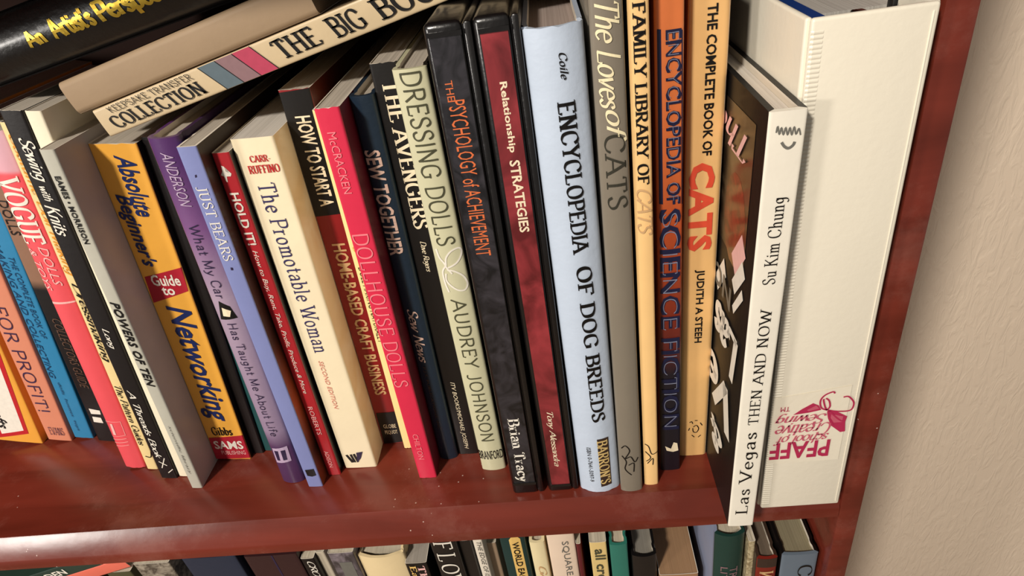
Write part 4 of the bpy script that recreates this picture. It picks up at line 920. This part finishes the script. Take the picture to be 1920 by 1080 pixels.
low_book('i', 'paperback_book', 'plain black gloss book right of the FLO book on lower shelf', P('black_gloss_spine', '#0e0c0c', coat=.5))
low_book('j', 'paperback_book', 'narrow white book with grey capital lettering on lower shelf', P('white_spine', '#e6dccb'), texts=[(TL, 'THE EDGE OF ISLANDS', 'si', 'gray_ink', .004, .07, -.15, .32)])
low_book('k', 'paperback_book', 'thin tan book in a clear jacket on lower shelf', P('tan_grey_spine', '#a58d74'), d=.16)
low_book('l', 'hardback_book', 'dark green book with yellow WORLD label on lower shelf', P('bottle_green_cloth', '#173634'), style='hard', bulge=.0016,
         bands=[('spine_label', 'amber', [(-.12, .006), (-.02, .003), (.24, .003), (.33, .006), (.33, .12), (-.12, .12)])], texts=[(TL, 'WORLD EAGLES', 'sansb', 'ink', .009, .07, -.03, .24)])
low_book('m', 'hardback_book', 'pale yellow book left of the pinkish-cream one on lower shelf', P('pale_straw_cloth', '#ecdcae'), style='hard', bulge=.0012, texts=[(TL, 'GARDEN', 'script', 'tan_ink', .03, .09, -.2, .3)])
low_book('n', 'hardback_book', 'wide pinkish-cream book with faint SQUARE lettering on lower shelf', P('pinkish_cream_cloth', '#e9d2bb'), style='hard', bulge=.0016, texts=[(TL, 'SQUARE FOOT', 'sans', 'gray_ink', .010, .09, -.02, .26)])
low_book('o', 'paperback_book', 'very thin dark red book on lower shelf', P('dark_red_cloth', '#5f1a20'), d=.17)
low_book('p', 'paperback_book', 'yellow book with dark rounded lettering on lower shelf', P('straw_spine', '#e3c684'), left=P('orange_pink_cover', '#d08a5a'), texts=[(TL, 'all creatures', 'sansb', 'olive_ink', .008, .09, -.25, .38)])
low_book('q', 'hardback_book', 'teal green book with pale pages on lower shelf', P('teal_cloth', '#2f7566'), style='hard', bulge=.001)
low_book('r', 'hardback_book', 'black book in glossy clear jacket on lower shelf', P('black_gloss_spine', '#0e0c0c', coat=.5), style='hard', bulge=.0024, paper='#8b867c')
low_book('s', 'paperback_book', 'kraft brown book lower than its neighbours on lower shelf', P('kraft_spine', '#a07a58'), paper='#a3805f', d=.2)
low_book('t', 'hardback_book', 'dark green rounded hardback below the white-spined book', P('dark_green_cloth', '#1b3a33'), left=P('pale_blue_cover', '#8b93ac'), style='hard', bulge=.0034, headband=HB, d=.2,
         texts=[(TL, 'LITERARY', 'sans', 'mauve_ink', .036, .09, -.28, -.05), (TL, 'TREASURY', 'sans', 'mauve_ink', .036, .09, .02, .3)])
low_book('u', 'paperback_book', 'thin cream patterned book on lower shelf, right of the dark green one', marble_mat('cream_pattern', '#8d7c5c', '#d8c9a4', 240), d=.18)
low_book('v', 'hardback_book', 'brown and red book with dark grey pages on lower shelf', P('brown_red_spine', '#7a2418'), left=P('brown_board', '#3c2c22'), right=P('brown_board', '#3c2c22'), style='hard', bulge=.001, paper='#6e6052',
         bands=[('spine_band', 'darkbrown_ink', [(-.48, 0), (.48, 0), (.48, .010), (-.48, .010)])], texts=[(TL, 'WARS', 'sib', 'tan_ink', .014, .05, -.35, .35)])
low_book('w', 'hardback_book', 'grey-blue book with olive-grey pages, rightmost on lower shelf', P('slate_blue_spine', '#66727f'), left=BLACKC, right=BLACKC, style='hard', bulge=.0006, paper='#8f866c',
         texts=[(TL, 'CHINA', 'serif', 'ink', .012, .08, -.02, .4)])

# flat-lying books at the far left of the lower shelf, on a block of standing ones
low_floor_books = []
low_book('z', 'paperback_book', 'grey-beige patterned book at the left of the lower shelf, beside the slanted salmon one', marble_mat('grey_beige_pattern', '#4c443c', '#b0a594', 130))
def flat_book(name, label, w, L, depth, x, y, z, ang, spine, cover, texts=(), paper='#b9ab92', yaw=0):
    root, fy = make_book(name, w, L, depth, spine, cover, cover, lab=label, group='books lying at the left of the lower shelf', r=.0006, paper=paper)
    lay(root, x, z, y, ang, w)
    if yaw:
        m = root.matrix_world.copy(); t = m.translation.copy()
        root.matrix_world = Matrix.Translation(t) @ Matrix.Rotation(yaw, 4, 'Z') @ Matrix.Translation(-t) @ m
    for s, f, c, a0, a1, b0, b1 in texts:
        lay_text(root, TL, s, f, c, a0, a1, b0, b1, w, lift=.0004)
    return root

PA = math.radians(17)
LS = .20
rx, rz = -.3862, -.0870
ox, oz_ = rx - LS * math.cos(PA), rz - LS * math.sin(PA)
flat_book('paperback_book', 'salmon red book lying slanted at the far left of the lower shelf', .0115, LS, .17, ox, .031, oz_, PA,
          P('salmon_red_spine', '#e4705c'), P('salmon_red_spine', '#e4705c'))
gx, gz = up_point(ox, oz_, PA, -.03, .0122)
flat_book('paperback_book', 'dark green book with white capitals lying on the slanted salmon one', .0125, .21, .17, gx, .030, gz, PA,
          P('dark_green_spine', '#24382f'), P('dark_green_spine', '#24382f'), [('WILD GARDEN', 'sansb', 'white_ink', .098, .176, .0028, .0092)])
for nm_, x_, top_ in (('olive green book standing under the right end of the slanted salmon book', -.405, None), ('dark brown book standing leftmost on the lower shelf under the slanted pair', -.560, None)):
    zt_ = oz_ + (x_ - .011 - ox) * math.tan(PA) - .0008
    make_book('paperback_book', .022, zt_ - LZ - .0002, .18, P('olive_cloth', '#4c4a30') if x_ > -.5 else P('dark_brown_cloth', '#3a2a20'), P('olive_cloth', '#4c4a30'), P('olive_cloth', '#4c4a30'),
              origin=(x_, .034, LZ + .0002), lab=nm_, group=LG)
